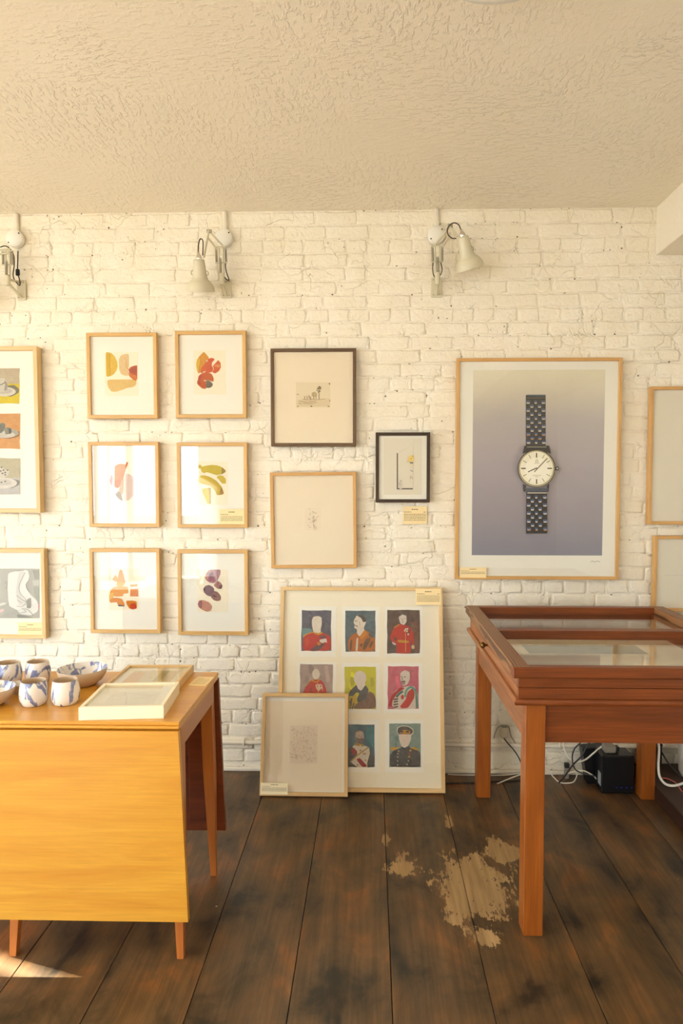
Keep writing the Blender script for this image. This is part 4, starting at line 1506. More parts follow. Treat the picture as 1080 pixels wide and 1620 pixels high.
S1 = 5.268
portrait(465, 955, S1, (40, 22, 350, 443), (78, 78, 98), (62, 55, 308, 394), p1)
portrait(465, 955, S1, (400, 25, 715, 443), (72, 96, 106), (428, 60, 678, 399), p2)
portrait(465, 955, S1, (755, 25, 1075, 445), (78, 48, 40), (775, 52, 1048, 414), p3)
portrait(465, 1040, S1, (25, 40, 350, 460), (186, 166, 158), (50, 57, 322, 402), p4)
portrait(465, 1040, S1, (395, 45, 715, 465), (226, 220, 44), (422, 78, 682, 430), p5)
portrait(465, 1040, S1, (745, 45, 1075, 465), (216, 128, 142), (780, 75, 1038, 430), p6)
portrait(465, 1130, S1, (25, 45, 350, 470), (120, 140, 150), (50, 72, 322, 420), p4)
portrait(540, 1130, 7.714, (-10, 65, 468, 712), (26, 92, 112), (45, 125, 404, 645), p8)
portrait(540, 1130, 7.714, (530, 65, 1006, 712), (132, 156, 146), (583, 112, 965, 644), p9)

xl2, xr2 = G(408.5, 1262).x, G(551, 1262).x
Yb_big = G(571, 1256).y
small_top_y = Yb_big + (ytop - Yb_big) * 0.485 - 0.030
sroot, sM, syp, sd = lean_frame('framed_etching', 'smaller pale oak frame with a faint scribbled etching propped before the portraits', (408.5, 551), 1262, 1099, xl2 + 0.004, xr2 - 0.004, small_top_y, 5.4, 0.026, PALE, 'paper_white')
A = Art(sM, syp - 0.0007, 400, 1080, 6.75)
sh = sheet(sroot, A, 'paper_warm', 150, 195, 945, 1160, syp)
A.rect((236, 216, 190), 393, 455, 690, 862)
rr = random.Random(3)
for i in range(150):
    x, y = rr.uniform(405, 675), rr.uniform(470, 845)
    a = rr.uniform(0, 6.28)
    l = rr.uniform(10, 34)
    bend = rr.uniform(-10, 10)
    A.line((196, 172, 142), [(x, y), (x + l * .5 * math.cos(a) - bend * math.sin(a), y + l * .5 * math.sin(a) + bend * math.cos(a)), (x + l * math.cos(a), y + l * math.sin(a))], 3.0)
A.build('etching', sh, 'ink')


# ================================================================== CAPTION CARDS
def card(label, M, y, rect, mat='card_cream', lines=5, rot=0.0):
    """small printed card fixed to the plane local y of matrix M; rect in photo pixels"""
    A = Art(M, y, 0, 0, 1.0)
    q0, q1 = A.loc(rect[0], rect[1]), A.loc(rect[2], rect[3])
    cx, cz = (q0[0] + q1[0]) / 2, q1[1]
    w, h = q1[0] - q0[0], q0[1] - q1[1]
    root = thing('caption_card', label, 'card', M @ Vector((cx, y, cz)), M.to_euler())
    obj('card', MB().box((-w / 2, -0.0009, 0), (w / 2, 0, h)), mat, root)
    t = MB()
    rr = random.Random(int(rect[0]))

    def strip(x0, x1, z, hh=0.0022):
        t.add([(x0, -0.0011, z), (x1, -0.0011, z), (x1, -0.0011, z + hh), (x0, -0.0011, z + hh)], [(0, 1, 2, 3)])

    def words(x0, x1, z, hh):
        x = x0
        while x < x1:
            e = min(x + rr.uniform(0.004, 0.011), x1)
            strip(x, e, z, hh)
            x = e + 0.0022
    words(-w * 0.13, w * 0.13, h * 0.80, h * 0.05)
    words(-w * 0.45, -w * 0.15, h * 0.66, h * 0.035)
    if lines >= 5:
        words(w * .36, w * .45, h * 0.66, h * 0.035)
    for i in range(lines):
        words(-w * 0.45, w * 0.45, h * (0.54 - i * 0.085), h * 0.03)
    o = obj('printed_text', t, 'ink_grey', root)
    return root


FRONT = lambda d: -d - 0.0012
wallM = Matrix.Translation((0, YB, 0))
card('cream caption card on the bricks below the small black frame', wallM, -0.0105, (637, 801, 675, 829))
card('pale caption card in the corner of the banana watercolour', M_bananas, -0.0288, (347, 805.5, 386, 831.5), lines=4)
card('cream caption card in the lower left corner of the watch photograph', watch_M, -0.0338, (727, 897.5, 769, 914), lines=3)
card('cream caption card on the top right corner of the nine portraits frame', port_M, -0.0366, (657, 931.5, 697.5, 957), lines=5)
card('pale caption card in the lower left corner of the scribbled etching', sM, -0.0268, (412.5, 1238, 455, 1257), 'card_pale', lines=4)
card('cream caption card in the corner of the grey figure drawing', nude_M, -0.0315, (28, 985, 68, 1005), lines=3)


# ================================================================== WALL LAMPS
def junction(label, cx, cy, r_px, top_x):
    c = P(cx, cy, YB - 0.012)
    r = r_px / 300.0
    root = thing('junction_box', label, 'junction box', (c.x, YB - 0.006, c.z), (math.pi / 2, 0, 0), 'junction boxes above the wall lamps')
    obj('round_cover', MB().lathe([(0.0001, 0.030), (r * 0.93, 0.030), (r, 0.026), (r * 1.0, 0.0)], 32), 'box_cover', root)
    obj('screw', MB().lathe([(0.0001, 0.0316), (0.0035, 0.0314), (0.004, 0.029)], 10, Matrix.Translation((r * 0.62, r * 0.52, 0))), 'dark_plastic', root)
    obj('screw', MB().lathe([(0.0001, 0.0316), (0.0035, 0.0314), (0.004, 0.029)], 10, Matrix.Translation((-r * 0.62, -r * 0.52, 0))), 'dark_plastic', root)
    t = P(top_x, 338, YB)
    lump = [Vector((t.x, YB - 0.008, ZC - 0.003)), Vector((t.x + .002, YB - 0.010, (c.z + r + ZC) / 2)), Vector((c.x + 0.004, YB - 0.012, c.z + r * 0.9))]
    inv = (Matrix.Translation(root.location) @ Euler(root.rotation_euler).to_matrix().to_4x4()).inverted()
    obj('conduit', MB().tube([inv @ p for p in smooth_path(lump, 5)], 0.0135, 8), 'trim_paint', root)
    return root


junction('round white junction box with conduit above the lamp at the left edge', 25.5, 379, 13.5, 27)
junction('round white junction box with conduit above the middle wall lamp', 355, 378, 13.5, 356)
junction('round white junction box with conduit above the wall lamp nearest the watch picture', 689.5, 373, 13.5, 689.5)


def axis_matrix(a, b):
    """z axis from a to b, origin at a"""
    z = (b - a).normalized()
    q = z.to_track_quat('Z', 'Y')
    return Matrix.Translation(a) @ q.to_matrix().to_4x4()


SHADE = [(0.0001, 0.0), (0.020, 0.0), (0.0275, 0.003), (0.030, 0.008), (0.034, 0.05), (0.040, 0.092), (0.044, 0.108), (0.056, 0.116), (0.068, 0.132), (0.075, 0.150), (0.077, 0.168), (0.078, 0.170),
         (0.0755, 0.168), (0.073, 0.150), (0.066, 0.134), (0.054, 0.119), (0.042, 0.110), (0.037, 0.092), (0.032, 0.05), (0.027, 0.010), (0.0001, 0.008)]


def lamp(label, plate, socket, low, up, shade, cord, base, mirror=1):
    """all positions are (photo x, photo y, metres from the wall)"""
    W3 = lambda t: P(t[0], t[1], YB - t[2])
    bx = W3(base)
    root = thing('wall_lamp', label, 'wall lamp', (bx.x, YB, bx.z), (0, 0, 0), 'jointed wall lamps')
    L = lambda v: Vector(v) - root.location
    q = lambda t: L(W3(t))
    # plate
    a, b = q((plate[0], plate[1], 0.012)), q((plate[2], plate[3], 0.012))
    pl = obj('wall_plate', MB().box((a.x, -0.014, b.z), (b.x, -0.0055, a.z), 0.0015), 'lamp_enamel', root)
    for (u, v) in ((.2, .12), (.8, .12), (.2, .88), (.8, .88)):
        obj('screw', MB().lathe([(0.0001, 0.0), (0.0032, 0.0004), (0.0035, 0.003)], 8, Matrix.Translation((a.x + (b.x - a.x) * u, -0.0165, b.z + (a.z - b.z) * v)) @ Matrix.Rotation(-math.pi / 2, 4, 'X')), 'lamp_steel', pl)
    s0, s1 = q(socket[0]), q(socket[1])
    obj('socket', MB().tube([s0, s1], 0.0125, 14), 'lamp_enamel', root)
    cxp = (a.x + b.x) / 2
    obj('bracket_arm', MB().tube([(cxp, -0.012, b.z + 0.012), s0 + Vector((0, 0.008, 0.012))], 0.008, 8).tube([(cxp, -0.012, a.z - 0.012), s0 + Vector((0, 0.008, 0.034))], 0.006, 8), 'lamp_enamel', root)
    # lower arm : two bars + springs
    l0, l1 = q(low[0]), q(low[1])
    dx = Vector((0.011, 0, 0))
    for s in (-1, 1):
        obj('lower_arm', MB().tube([l0 + dx * s, l1 + dx * s], 0.0042, 6), 'lamp_enamel', root)
    for (sx, oy) in ((-0.024, 0.0), (0.024, 0.0), (0.0, -0.014)):
        hz = 0.0 if sx else -0.055
        p0 = l0.lerp(l1, 0.42) + Vector((sx, oy, hz))
        p1 = l0.lerp(l1, 0.95) + Vector((sx, oy, hz))
        pts = []
        turns = 15
        for k in range(turns * 7 + 1):
            t = k / (turns * 7)
            c = p0.lerp(p1, t)
            an = t * turns * 2 * math.pi
            pts.append(c + Vector((math.cos(an) * 0.0055, math.sin(an) * 0.0055, 0)))
        obj('spring', MB().tube(pts, 0.0016, 4, False), 'lamp_steel', root)
    for fr in (0.97, 0.40):
        obj('cross_bar', MB().tube([l0.lerp(l1, fr) + Vector((-.03, -.003, 0)), l0.lerp(l1, fr) + Vector((.03, -.003, 0))], 0.0035, 6), 'lamp_enamel', root)
    # upper arm(s)
    for path in up:
        obj('upper_arm', MB().tube([q(t) for t in path], 0.0052, 8), 'lamp_enamel', root)
    e = q(up[0][-1])
    obj('elbow', MB().tube([e + Vector((-0.012, 0, 0)), e + Vector((0.012, 0, 0))], 0.009, 10), 'lamp_steel', root)
    # shade
    t0, t1 = W3(shade[0]), W3(shade[1])
    M3 = axis_matrix(L(t0), L(t1))
    k = (t1 - t0).length / 0.17
    M4 = M3 @ Matrix.Scale(k, 4)
    sh = obj('lamp_shade', MB().lathe(SHADE, 36, M4), 'lamp_enamel', root)
    obj('bulb_cap', MB().lathe([(0.0001, -0.034), (0.006, -0.034), (0.007, -0.024), (0.012, -0.018), (0.0165, -0.008), (0.017, 0.001)], 16, M4), 'chrome', sh)
    obj('bulb', MB().lathe([(0.012, 0.02), (0.014, 0.05), (0.026, 0.085), (0.028, 0.105), (0.018, 0.128), (0.0001, 0.134)], 16, M4), 'opal_glass', sh)
    for s in (-1, 1):
        obj('thumb_screw', MB().tube([M4 @ Vector((s * 0.036, 0, 0.06)), M4 @ Vector((s * 0.047, 0, 0.068)), M4 @ Vector((s * 0.047, 0, 0.08)), M4 @ Vector((s * 0.040, 0, 0.084))], 0.0022, 6), 'lamp_steel', sh)
    for pts in cord:
        obj('cord', MB().tube(smooth_path([q(t) for t in pts], 7), 0.0028, 6), 'dark_cord', root)
    return root


lamp('jointed cream wall lamp above the six watercolours, shade hanging straight down',
     (350, 442, 366, 471), [(351, 450.5, 0.085), (351, 433, 0.085)], [(351, 433, 0.09), (349, 390, 0.09)],
     [[(352, 389, 0.09), (331, 366, 0.11)], [(343, 394, 0.095), (329, 377, 0.115)], [(322.5, 407, 0.14), (330, 365, 0.115)]],
     [(314.5, 409.5, 0.15), (317.5, 461, 0.10)],
     [[(313.5, 401, 0.15), (313.5, 390, 0.15), (315.5, 380, 0.15), (318.5, 378, 0.15), (321, 383, 0.15), (320.5, 404, 0.15)],
      [(357, 396, 0.045), (356.5, 420, 0.04), (358, 430, 0.035), (362, 443, 0.03), (357, 441, 0.05), (353.5, 436, 0.08)]],
     (358, 471, 0.0))
lamp('jointed cream wall lamp beside the watch picture, shade tilted to the right',
     (682, 439, 698.5, 470), [(692, 450, 0.085), (692, 432, 0.085)], [(692, 432, 0.09), (691.5, 388, 0.09)],
     [[(687, 389, 0.085), (712, 357, 0.10)], [(701, 389, 0.08), (712, 368, 0.10)], [(711, 358, 0.105), (724, 374, 0.125)]],
     [(731.5, 373.5, 0.15), (743, 425, 0.10)],
     [[(729, 364, 0.15), (724.5, 355, 0.15), (716, 353, 0.14), (708, 361, 0.13), (708.5, 371, 0.13), (715, 377, 0.13), (721.5, 377, 0.14)],
      [(685, 415, 0.04), (684, 423, 0.04), (685, 433, 0.04), (687, 438, 0.05)], [(697, 415, 0.04), (699, 426, 0.04), (697.5, 433, 0.04), (694.5, 437, 0.05)]],
     (690, 470, 0.0))
lamp('jointed cream wall lamp cut by the left edge of the picture',
     (26.5, 443, 41, 474.5), [(12.5, 452, 0.085), (12.5, 435, 0.085)], [(12.5, 435, 0.09), (12, 396, 0.09)],
     [[(16, 394, 0.085), (-28, 398, 0.11)], [(14, 400, 0.09), (-28, 406, 0.11)], [(-28, 399, 0.115), (-40, 425, 0.14)]],
     [(-46, 428, 0.15), (-52, 480, 0.10)],
     [[(28.5, 397, 0.04), (28, 415, 0.035), (28, 430, 0.03), (31.5, 446, 0.03), (30, 451, 0.035), (21, 438, 0.05), (22.5, 418, 0.06), (20.5, 400, 0.07), (10, 389.5, 0.09), (0, 391, 0.10)]],
     (34, 474, 0.0))
root = bpy.data.objects['wall_lamp.002']
ip = root.location
pt = P(28, 431, YB - 0.035) - ip
obj('inline_switch', MB().box(pt + Vector((-0.010, -0.007, -0.017)), pt + Vector((0.010, 0.007, 0.017)), 0.004), 'dark_plastic', root)

# ================================================================== CEILING LIGHT
cl_edge = G(777, 5, ZC - 0.052)
root = thing('ceiling_light', 'round white flush ceiling light just entering the top edge', 'ceiling light', (cl_edge.x, cl_edge.y - 0.2, ZC), (math.pi, 0, 0))
obj('light_base', MB().lathe([(0.0001, 0.0), (0.19, 0.0), (0.205, 0.004), (0.205, 0.022), (0.2, 0.026)], 40), 'smooth_paint', root)
obj('light_shade', MB().lathe([(0.2, 0.026), (0.2, 0.05), (0.19, 0.064), (0.15, 0.078), (0.08, 0.086), (0.0001, 0.088)], 40), 'opal_glass', root)

# ================================================================== DROP-LEAF TABLE
TZ = 0.790
c_fr = G(283.5, 1142, TZ)          # front right corner of the top
ang = math.radians(0.3)
table = thing('drop_leaf_table', 'golden wooden drop-leaf table with both leaves hanging down', 'table', (c_fr.x, c_fr.y, 0), (0, 0, ang))
TW, TD = 1.02, 0.54               # length to the left, depth
TM = Matrix.Translation(table.location) @ Euler(table.rotation_euler).to_matrix().to_4x4()
TMi = TM.inverted()
top_prof = [(-0.004, TZ - 0.003), (-0.001, TZ), (TD - 0.003, TZ), (TD, TZ - 0.003), (TD, TZ - 0.012), (TD - 0.010, TZ - 0.015), (TD - 0.010, TZ - 0.024), (0.004, TZ - 0.024),
            (-0.007, TZ - 0.022), (-0.010, TZ - 0.018), (-0.007, TZ - 0.0125), (-0.001, TZ - 0.0115), (-0.004, TZ - 0.009)]
obj('table_top', MB().extrude(top_prof, 0, -TW, 0.0), 'maple_x', table)
leaf_z0, leaf_z1 = 0.140, TZ - 0.0265
fl = 0.024


def leaf(y0, y1):
    mb = MB()
    ch = 0.003
    b = [(-TW - fl, y0, leaf_z0), (fl, y0, leaf_z0), (fl, y1, leaf_z0), (-TW - fl, y1, leaf_z0)]
    t = [(-TW, y0, leaf_z1), (0, y0, leaf_z1), (0, y1, leaf_z1), (-TW, y1, leaf_z1)]
    mb.hull8(b, t)
    return mb


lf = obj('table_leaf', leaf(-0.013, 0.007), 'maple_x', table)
bk = obj('table_leaf', leaf(TD - 0.008, TD + 0.012), 'maple_shaded', table)
obj('leaf_batten', MB().box((-0.118, TD - 0.026, 0.19), (-0.05, TD - 0.0085, 0.69), 0.002), 'maple_shaded', bk)
obj('leaf_batten', MB().box((-TW + 0.135, TD - 0.030, 0.19), (-TW + 0.20, TD - 0.009, 0.69), 0.002), 'maple_z', bk)
az0, az1 = TZ - 0.096, TZ - 0.0245
obj('apron', MB().box((-0.020, 0.022, az0), (-0.002, TD - 0.075, az1), 0.001), 'maple_y', table)
obj('apron', MB().box((-TW + 0.002, 0.022, az0), (-TW + 0.02, TD - 0.075, az1), 0.001), 'maple_y', table)
obj('apron', MB().box((-TW + 0.02, 0.026, az0), (-0.020, 0.046, az1), 0.001), 'maple_x', table)
obj('apron', MB().box((-TW + 0.02, TD - 0.10, az0), (-0.020, TD - 0.08, az1), 0.001), 'maple_x', table)


def leg(xt, yt, xb, yb, wt=0.046, wb=0.021):
    mb = MB()

    def sq(x, y, z, w):
        h = w / 2
        return [(x - h, y - h, z), (x + h, y - h, z), (x + h, y + h, z), (x - h, y + h, z)]
    a, b, c = sq(xb, yb, 0.0, wb), sq(xb + (xt - xb) * .55, yb + (yt - yb) * .55, 0.40, wt * .92), sq(xt, yt, az1 - .001, wt)
    vs = a + b + c
    fs = [(3, 2, 1, 0), (8, 9, 10, 11)]
    for o in (0, 4):
        for i in range(4):
            k = (i + 1) % 4
            fs.append((o + i, o + k, o + 4 + k, o + 4 + i))
    mb.add(vs, fs)
    obj('leg', mb, 'maple_z', table)


f1 = TMi @ G(285, 1517)
f2 = TMi @ G(15.5, 1519)
f3 = TMi @ G(340, 1383)
leg(-0.034, 0.075, f1.x, max(f1.y, 0.020))
leg(f2.x + 0.03, 0.075, f2.x, max(f2.y, 0.020))
leg(-0.036, TD - 0.072 + 0.023, f3.x - 0.004, f3.y)
leg(-TW + 0.036, TD - 0.05, -TW + 0.02, TD - 0.08)
leg(-TW + 0.036, 0.075, -TW + 0.02, 0.03)


# ---- things on the table
def box_frame(name, label, corners, z0, h, w, mat, paper):
    """frame lying flat; corners = (cx, cy, W, D, angle)"""
    cx, cy, W, D, an = corners
    root = thing(name, label, 'picture', (cx, cy, z0), (0, 0, an))
    for i in range(4):
        mb = MB()
        prof = [(0, 0), (0, h - .001), (.001, h), (w - .001, h), (w, h - .001), (w, 0)]
        vs = []
        for e in (0, 1):
            for (ins, z) in prof:
                if i < 2:
                    x = (-W / 2 + ins) if e == 0 else (W / 2 - ins)
                    y = (-D / 2 + ins) if i == 0 else (D / 2 - ins)
                else:
                    y = (-D / 2 + ins) if e == 0 else (D / 2 - ins)
                    x = (-W / 2 + ins) if i == 2 else (W / 2 - ins)
                vs.append((x, y, z))
        n = len(prof)
        mb.add(vs, [(k, (k + 1) % n, n + (k + 1) % n, n + k) for k in range(n)] + [tuple(range(n)), tuple(range(n, 2 * n))[::-1]])
        obj('frame_rail', mb, mat[0] if i < 2 else mat[1], root)
    obj('mount', MB().box((-W / 2 + w - .001, -D / 2 + w - .001, 0.002), (W / 2 - w + .001, D / 2 - w + .001, h - 0.012)), paper, root)
    obj('glass', MB().box((-W / 2 + w - .001, -D / 2 + w - .001, h - 0.006), (W / 2 - w + .001, D / 2 - w + .001, h - 0.004)), 'picture_glass', root)
    return root


def flat_art(root, z, shapes, name):
    mb = MB()
    for i, (rgb, pts, wd) in enumerate(shapes):
        mb.cur = lin(rgb)
        zz = z + 0.0002 * (i + 1)
        if wd == 0:
            mb.add([(x, y, zz) for x, y in pts], [tuple(range(len(pts)))])
        else:
            for (x0, y0), (x1, y1) in zip(pts[:-1], pts[1:]):
                d = Vector((x1 - x0, y1 - y0))
                if d.length < 1e-6:
                    continue
                nrm = Vector((-d.y, d.x)).normalized() * wd / 2
                mb.add([(x0 - nrm.x, y0 - nrm.y, zz), (x1 - nrm.x, y1 - nrm.y, zz), (x1 + nrm.x, y1 + nrm.y, zz), (x0 + nrm.x, y0 + nrm.y, zz)], [(0, 1, 2, 3)])
    return obj(name, mb, 'ink', root, colors=True)


b0, b1, b2 = G(124.4, 1140, TZ), G(258.8, 1136.8, TZ), G(299, 1096.6, TZ)
fa = math.atan2(b1.y - b0.y, b1.x - b0.x)
Wc = (b1 - b0).length
Dc = (b2 - b1).length
side = Vector((-math.sin(fa), math.cos(fa), 0))
cc = (b0 + b1) / 2 + side * (Dc / 2)
cf = box_frame('box_frame', 'deep cream box frame lying flat at the front of the table', (cc.x, cc.y, Wc, Dc, fa), TZ + 0.0004, 0.042, 0.012, ('cream_lacquer', 'cream_lacquer'), 'paper_white')
flat_art(cf, 0.030, [((236, 230, 214), [(-.08, -.06), (.09, -.07), (.085, .05), (-.075, .06)], 0), ((200, 196, 186), [(-.06, -.03), (0, .0), (.05, -.02), (.07, .03)], .002), ((210, 204, 192), [(-.05, .03), (.02, .035), (.06, .01)], .002)], 'faint_drawing')
# oak frame behind
o0, o1, o2 = G(177.4, 1077.3, TZ + 0.03), G(283.8, 1076, TZ + 0.03), G(308.8, 1052, TZ + 0.03)
fa2 = math.radians(1.5)
Wo = 0.262
yb = o2.y
yfm = cc.y + Dc / 2 + 0.016
xr_ = o2.x - 0.004
of = box_frame('box_frame', 'oak frame lying flat behind the cream box frame on the table', (xr_ - Wo / 2, (yb + yfm) / 2, Wo, yb - yfm, fa2), TZ + 0.0004, 0.030, 0.012, ('pale_oak_h', 'pale_oak_h'), 'paper_cream')
rr = random.Random(21)
shp = [((226, 204, 160), [(-.09, -.08), (.09, -.08), (.09, .08), (-.09, .08)], 0), ((232, 180, 120), [(-.09, -.08), (-.03, -.08), (-.04, .06), (-.09, .05)], 0), ((190, 170, 110), [(.02, -.06), (.05, -.06), (.05, .08), (.02, .08)], 0)]
for i in range(40):
    x, y = rr.uniform(-.08, .08), rr.uniform(-.07, .07)
    shp.append(((168, 150, 112), [(x, y), (x + rr.uniform(-.02, .02), y + rr.uniform(-.015, .015))], .0012))
flat_art(of, 0.0185, shp, 'small_drawing')
# caption card on the table
k0 = G(318.5, 1078, TZ)
cd = thing('caption_card', 'cream caption card lying on the table by the oak frame', 'card', (k0.x, k0.y, TZ), (0, 0, math.radians(-4)))
obj('card', MB().box((-0.033, -0.056, 0), (0.033, 0.056, 0.0012)), 'card_cream', cd)
t = MB()
for i in range(5):
    t.box((-0.026, 0.03 - i * 0.016, 0.0012), (0.026 if i else 0.0, 0.032 - i * 0.016, 0.0014))
obj('printed_text', t, 'ink_grey', cd)

# pottery
MUG = [(0.0001, 0.0), (0.034, 0.0), (0.039, 0.003), (0.0445, 0.016), (0.0470, 0.032), (0.0462, 0.050), (0.0430, 0.068), (0.0400, 0.080), (0.0388, 0.0825)]
MUG_IN = [(0.0388, 0.0825), (0.0374, 0.080), (0.0400, 0.066), (0.0432, 0.048), (0.0436, 0.032), (0.040, 0.014), (0.030, 0.007), (0.0001, 0.006)]


def mug(label, px, py_base, zrot, k=1.0):
    g = G(px, py_base, TZ)
    d = Vector((g.x, g.y, 0)).normalized() * 0.036
    root = thing('ceramic_mug', label, 'mug', (g.x + d.x, g.y + d.y, TZ), (0, 0, zrot), 'blue and white mugs on the table')
    root.scale = (k, k, k)
    obj('mug_body', MB().lathe(MUG, 36), 'blue_glaze', root)
    obj('mug_inside', MB().lathe(MUG_IN, 36), 'stoneware', root)
    return root


mug('blue and white ceramic mug nearest the cream box frame', 104, 1117.5, 0.4)
mug('blue and white ceramic mug in the front row, second from the box frame', 54, 1119, 2.1)
mug('blue and white ceramic mug in the back row beside the large bowl', 60.5, 1083, 3.6, 0.98)
mug('blue and white ceramic mug in the back row cut by the left edge', 14, 1086.5, 5.0, 1.02)


def bowl(label, x, y, R, H, zrot=0.0, glaze=True):
    root = thing('ceramic_bowl', label, 'bowl', (x, y, TZ), (0, 0, zrot), 'stoneware bowls on the table')
    out = [(0.0001, 0.0), (R * 0.5, 0.0), (R * 0.55, 0.003), (R * 0.78, H * 0.30), (R * 0.93, H * 0.66), (R, H), (R * 0.985, H + 0.002)]
    inn = [(R * 0.985, H + 0.002), (R * 0.955, H), (R * 0.885, H * 0.66), (R * 0.74, H * 0.34), (R * 0.5, H * 0.12), (0.0001, H * 0.1)]
    obj('bowl_outside', MB().lathe(out, 44), 'stoneware', root)
    obj('bowl_inside', MB().lathe(inn, 44), 'blue_glaze', root)
    return root


def bowl_at(label, px, py_base, R, H, zr=0.0):
    g = G(px, py_base, TZ)
    d = Vector((g.x, g.y, 0)).normalized() * R * 0.55
    return bowl(label, g.x + d.x, g.y + d.y, R, H, zr)


bowl_at('wide stoneware bowl with blue painted inside, beside the box frames', 131, 1088.5, 0.090, 0.060, 0.3)
bowl_at('stoneware bowl with blue painted inside, in front at the left edge', -18, 1121, 0.086, 0.056, 1.1)
bowl_at('tiny stoneware bowl half hidden behind the front mugs', 29.5, 1099, 0.036, 0.034, 2.0)
bowl_at('stoneware bowl behind the front left bowl, only its rim showing', -40, 1101, 0.070, 0.046, 2.7)

# ================================================================== DISPLAY CASE
f0 = G(827, 1481)          # front left leg, front left corner
X0, Y0 = f0.x, f0.y
LW = 0.067
b0_ = G(755, 1262)
Y1 = b0_.y + LW
X1 = G(1035, 1265).x
case = thing('display_case', 'reddish wooden glass-topped display case on four square legs', 'display case', (X0, Y0, 0))
cw, cd_ = X1 - X0, Y1 - Y0       # outer leg size
zb = lambda px, py, y: P(px, py, y).z
z_ap = zb(950, 1175.5, Y0 + 0.012)
z_lm0, z_lm1 = zb(880, 1117.5, Y0 - 0.02), zb(880, 1107.5, Y0 - 0.02)
z_b1 = zb(880, 1071, Y0 - 0.010)
z_t1 = zb(880, 1056.5, Y0 - 0.032)
for (x, y) in ((0, 0), (cw - LW, 0), (0, cd_ - LW), (cw - LW, cd_ - LW)):
    obj('leg', MB().box((x, y, 0), (x + LW, y + LW, z_lm0), 0.002), 'teak_z', case)
obj('apron', MB().box((LW, 0.012, z_ap), (cw - LW, 0.034, z_lm0), 0.001), 'teak_x', case)
obj('apron', MB().box((LW, cd_ - 0.034, z_ap), (cw - LW, cd_ - 0.012, z_lm0), 0.001), 'teak_x', case)
obj('apron', MB().box((0.004, LW, z_ap), (0.026, cd_ - LW, z_lm0), 0.001), 'teak_y', case)
obj('apron', MB().box((cw - 0.026, LW, z_ap), (cw - 0.004, cd_ - LW, z_lm0), 0.001), 'teak_y', case)


def moulding(name, ovx, ov, z0, z1, parent, mats=('teak_x', 'teak_y'), inner=0.03):
    """four mitred rounded strips round the case"""
    h = z1 - z0
    prof = [(inner, z0), (-ov + h * .35, z0), (-ov + h * .1, z0 + h * .15), (-ov, z0 + h * .4), (-ov, z0 + h * .62), (-ov + h * .1, z0 + h * .85), (-ov + h * .3, z1), (inner, z1)]
    n = len(prof)
    for s in range(4):
        vs = []
        for e in (0, 1):
            for (i, z) in prof:
                ix = i + ov - ovx if i < 0 else i
                if s == 0:
                    vs.append((ix if e == 0 else cw - ix, i, z))
                elif s == 1:
                    vs.append((ix if e == 0 else cw - ix, cd_ - i, z))
                elif s == 2:
                    vs.append((ix, i if e == 0 else cd_ - i, z))
                else:
                    vs.append((cw - ix, i if e == 0 else cd_ - i, z))
        mb = MB().add(vs, [(k, (k + 1) % n, n + (k + 1) % n, n + k) for k in range(n)] + [tuple(range(n)), tuple(range(n, 2 * n))[::-1]])
        obj(name, mb, mats[0] if s < 2 else mats[1], parent)


moulding('moulding', 0.043, 0.022, z_lm0, z_lm1, case)
# body: two boards high on each side with a groove between
z_mid = (z_lm1 + z_b1) / 2
bo, bx_ = 0.010, 0.028
for (za, zz) in ((z_lm1, z_mid - 0.001), (z_mid + 0.001, z_b1)):
    obj('case_side', MB().box((-bx_, -bo, za), (cw + bx_, 0.012, zz), 0.0012), 'teak_x', case)
    obj('case_side', MB().box((-bx_, cd_ - 0.012, za), (cw + bx_, cd_ + 0.002, zz), 0.0012), 'teak_x', case)
    obj('case_side', MB().box((-bx_, 0.012, za), (0.012, cd_ - 0.012, zz), 0.0012), 'teak_y', case)
    obj('case_side', MB().box((cw - 0.012, 0.012, za), (cw + bx_, cd_ - 0.012, zz), 0.0012), 'teak_y', case)
z_fl = z_lm1 - 0.008
obj('case_floor', MB().box((0.012, 0.012, z_fl), (cw - 0.012, cd_ - 0.012, z_fl + 0.006)), 'paper_warm', case)
# lid frame
lid_ov = 0.032
st_w = 0.062
lx0, lx1, ly0, ly1 = -0.052, cw + 0.052, -lid_ov, cd_ + 0.008
ch = 0.008


def lid_rail(name, x0, x1, y0, y1, mat):
    return obj(name, MB().box((x0, y0, z_b1), (x1, y1, z_t1), ch * .6), mat, case)


lid_rail('lid_stile', lx0, lx0 + st_w, ly0, ly1, 'figured_pine')
lid_rail('lid_stile', lx1 - st_w, lx1, ly0, ly1, 'figured_pine')
obj('lid_rail', MB().box((lx0 - 0.0008, ly0 - 0.0008, z_b1), (lx1 + 0.0008, ly0 + 0.040, z_t1 - 0.0003), ch * .6), 'teak_x', case)
obj('lid_rail', MB().box((lx0 + st_w - 0.002, ly1 - 0.045, z_b1), (lx1 - st_w + 0.002, ly1, z_t1 - 0.0006), 0.002), 'teak_x', case)
ym0, ym1 = G(900, 998, z_t1).y - Y0, G(900, 994.5, z_t1).y - Y0
obj('lid_rail', MB().box((lx0 + st_w - 0.002, ym0, z_b1), (lx1 - st_w + 0.002, ym1 + 0.012, z_t1 - 0.0006), 0.002), 'teak_x', case)
for (ya, yb_) in ((ly0 + 0.040, ym0), (ym1 + 0.012, ly1 - 0.045)):
    obj('glass', MB().box((lx0 + st_w - 0.001, ya - 0.001, z_b1 + 0.004), (lx1 - st_w + 0.001, yb_ + 0.001, z_b1 + 0.008)), 'picture_glass', case)
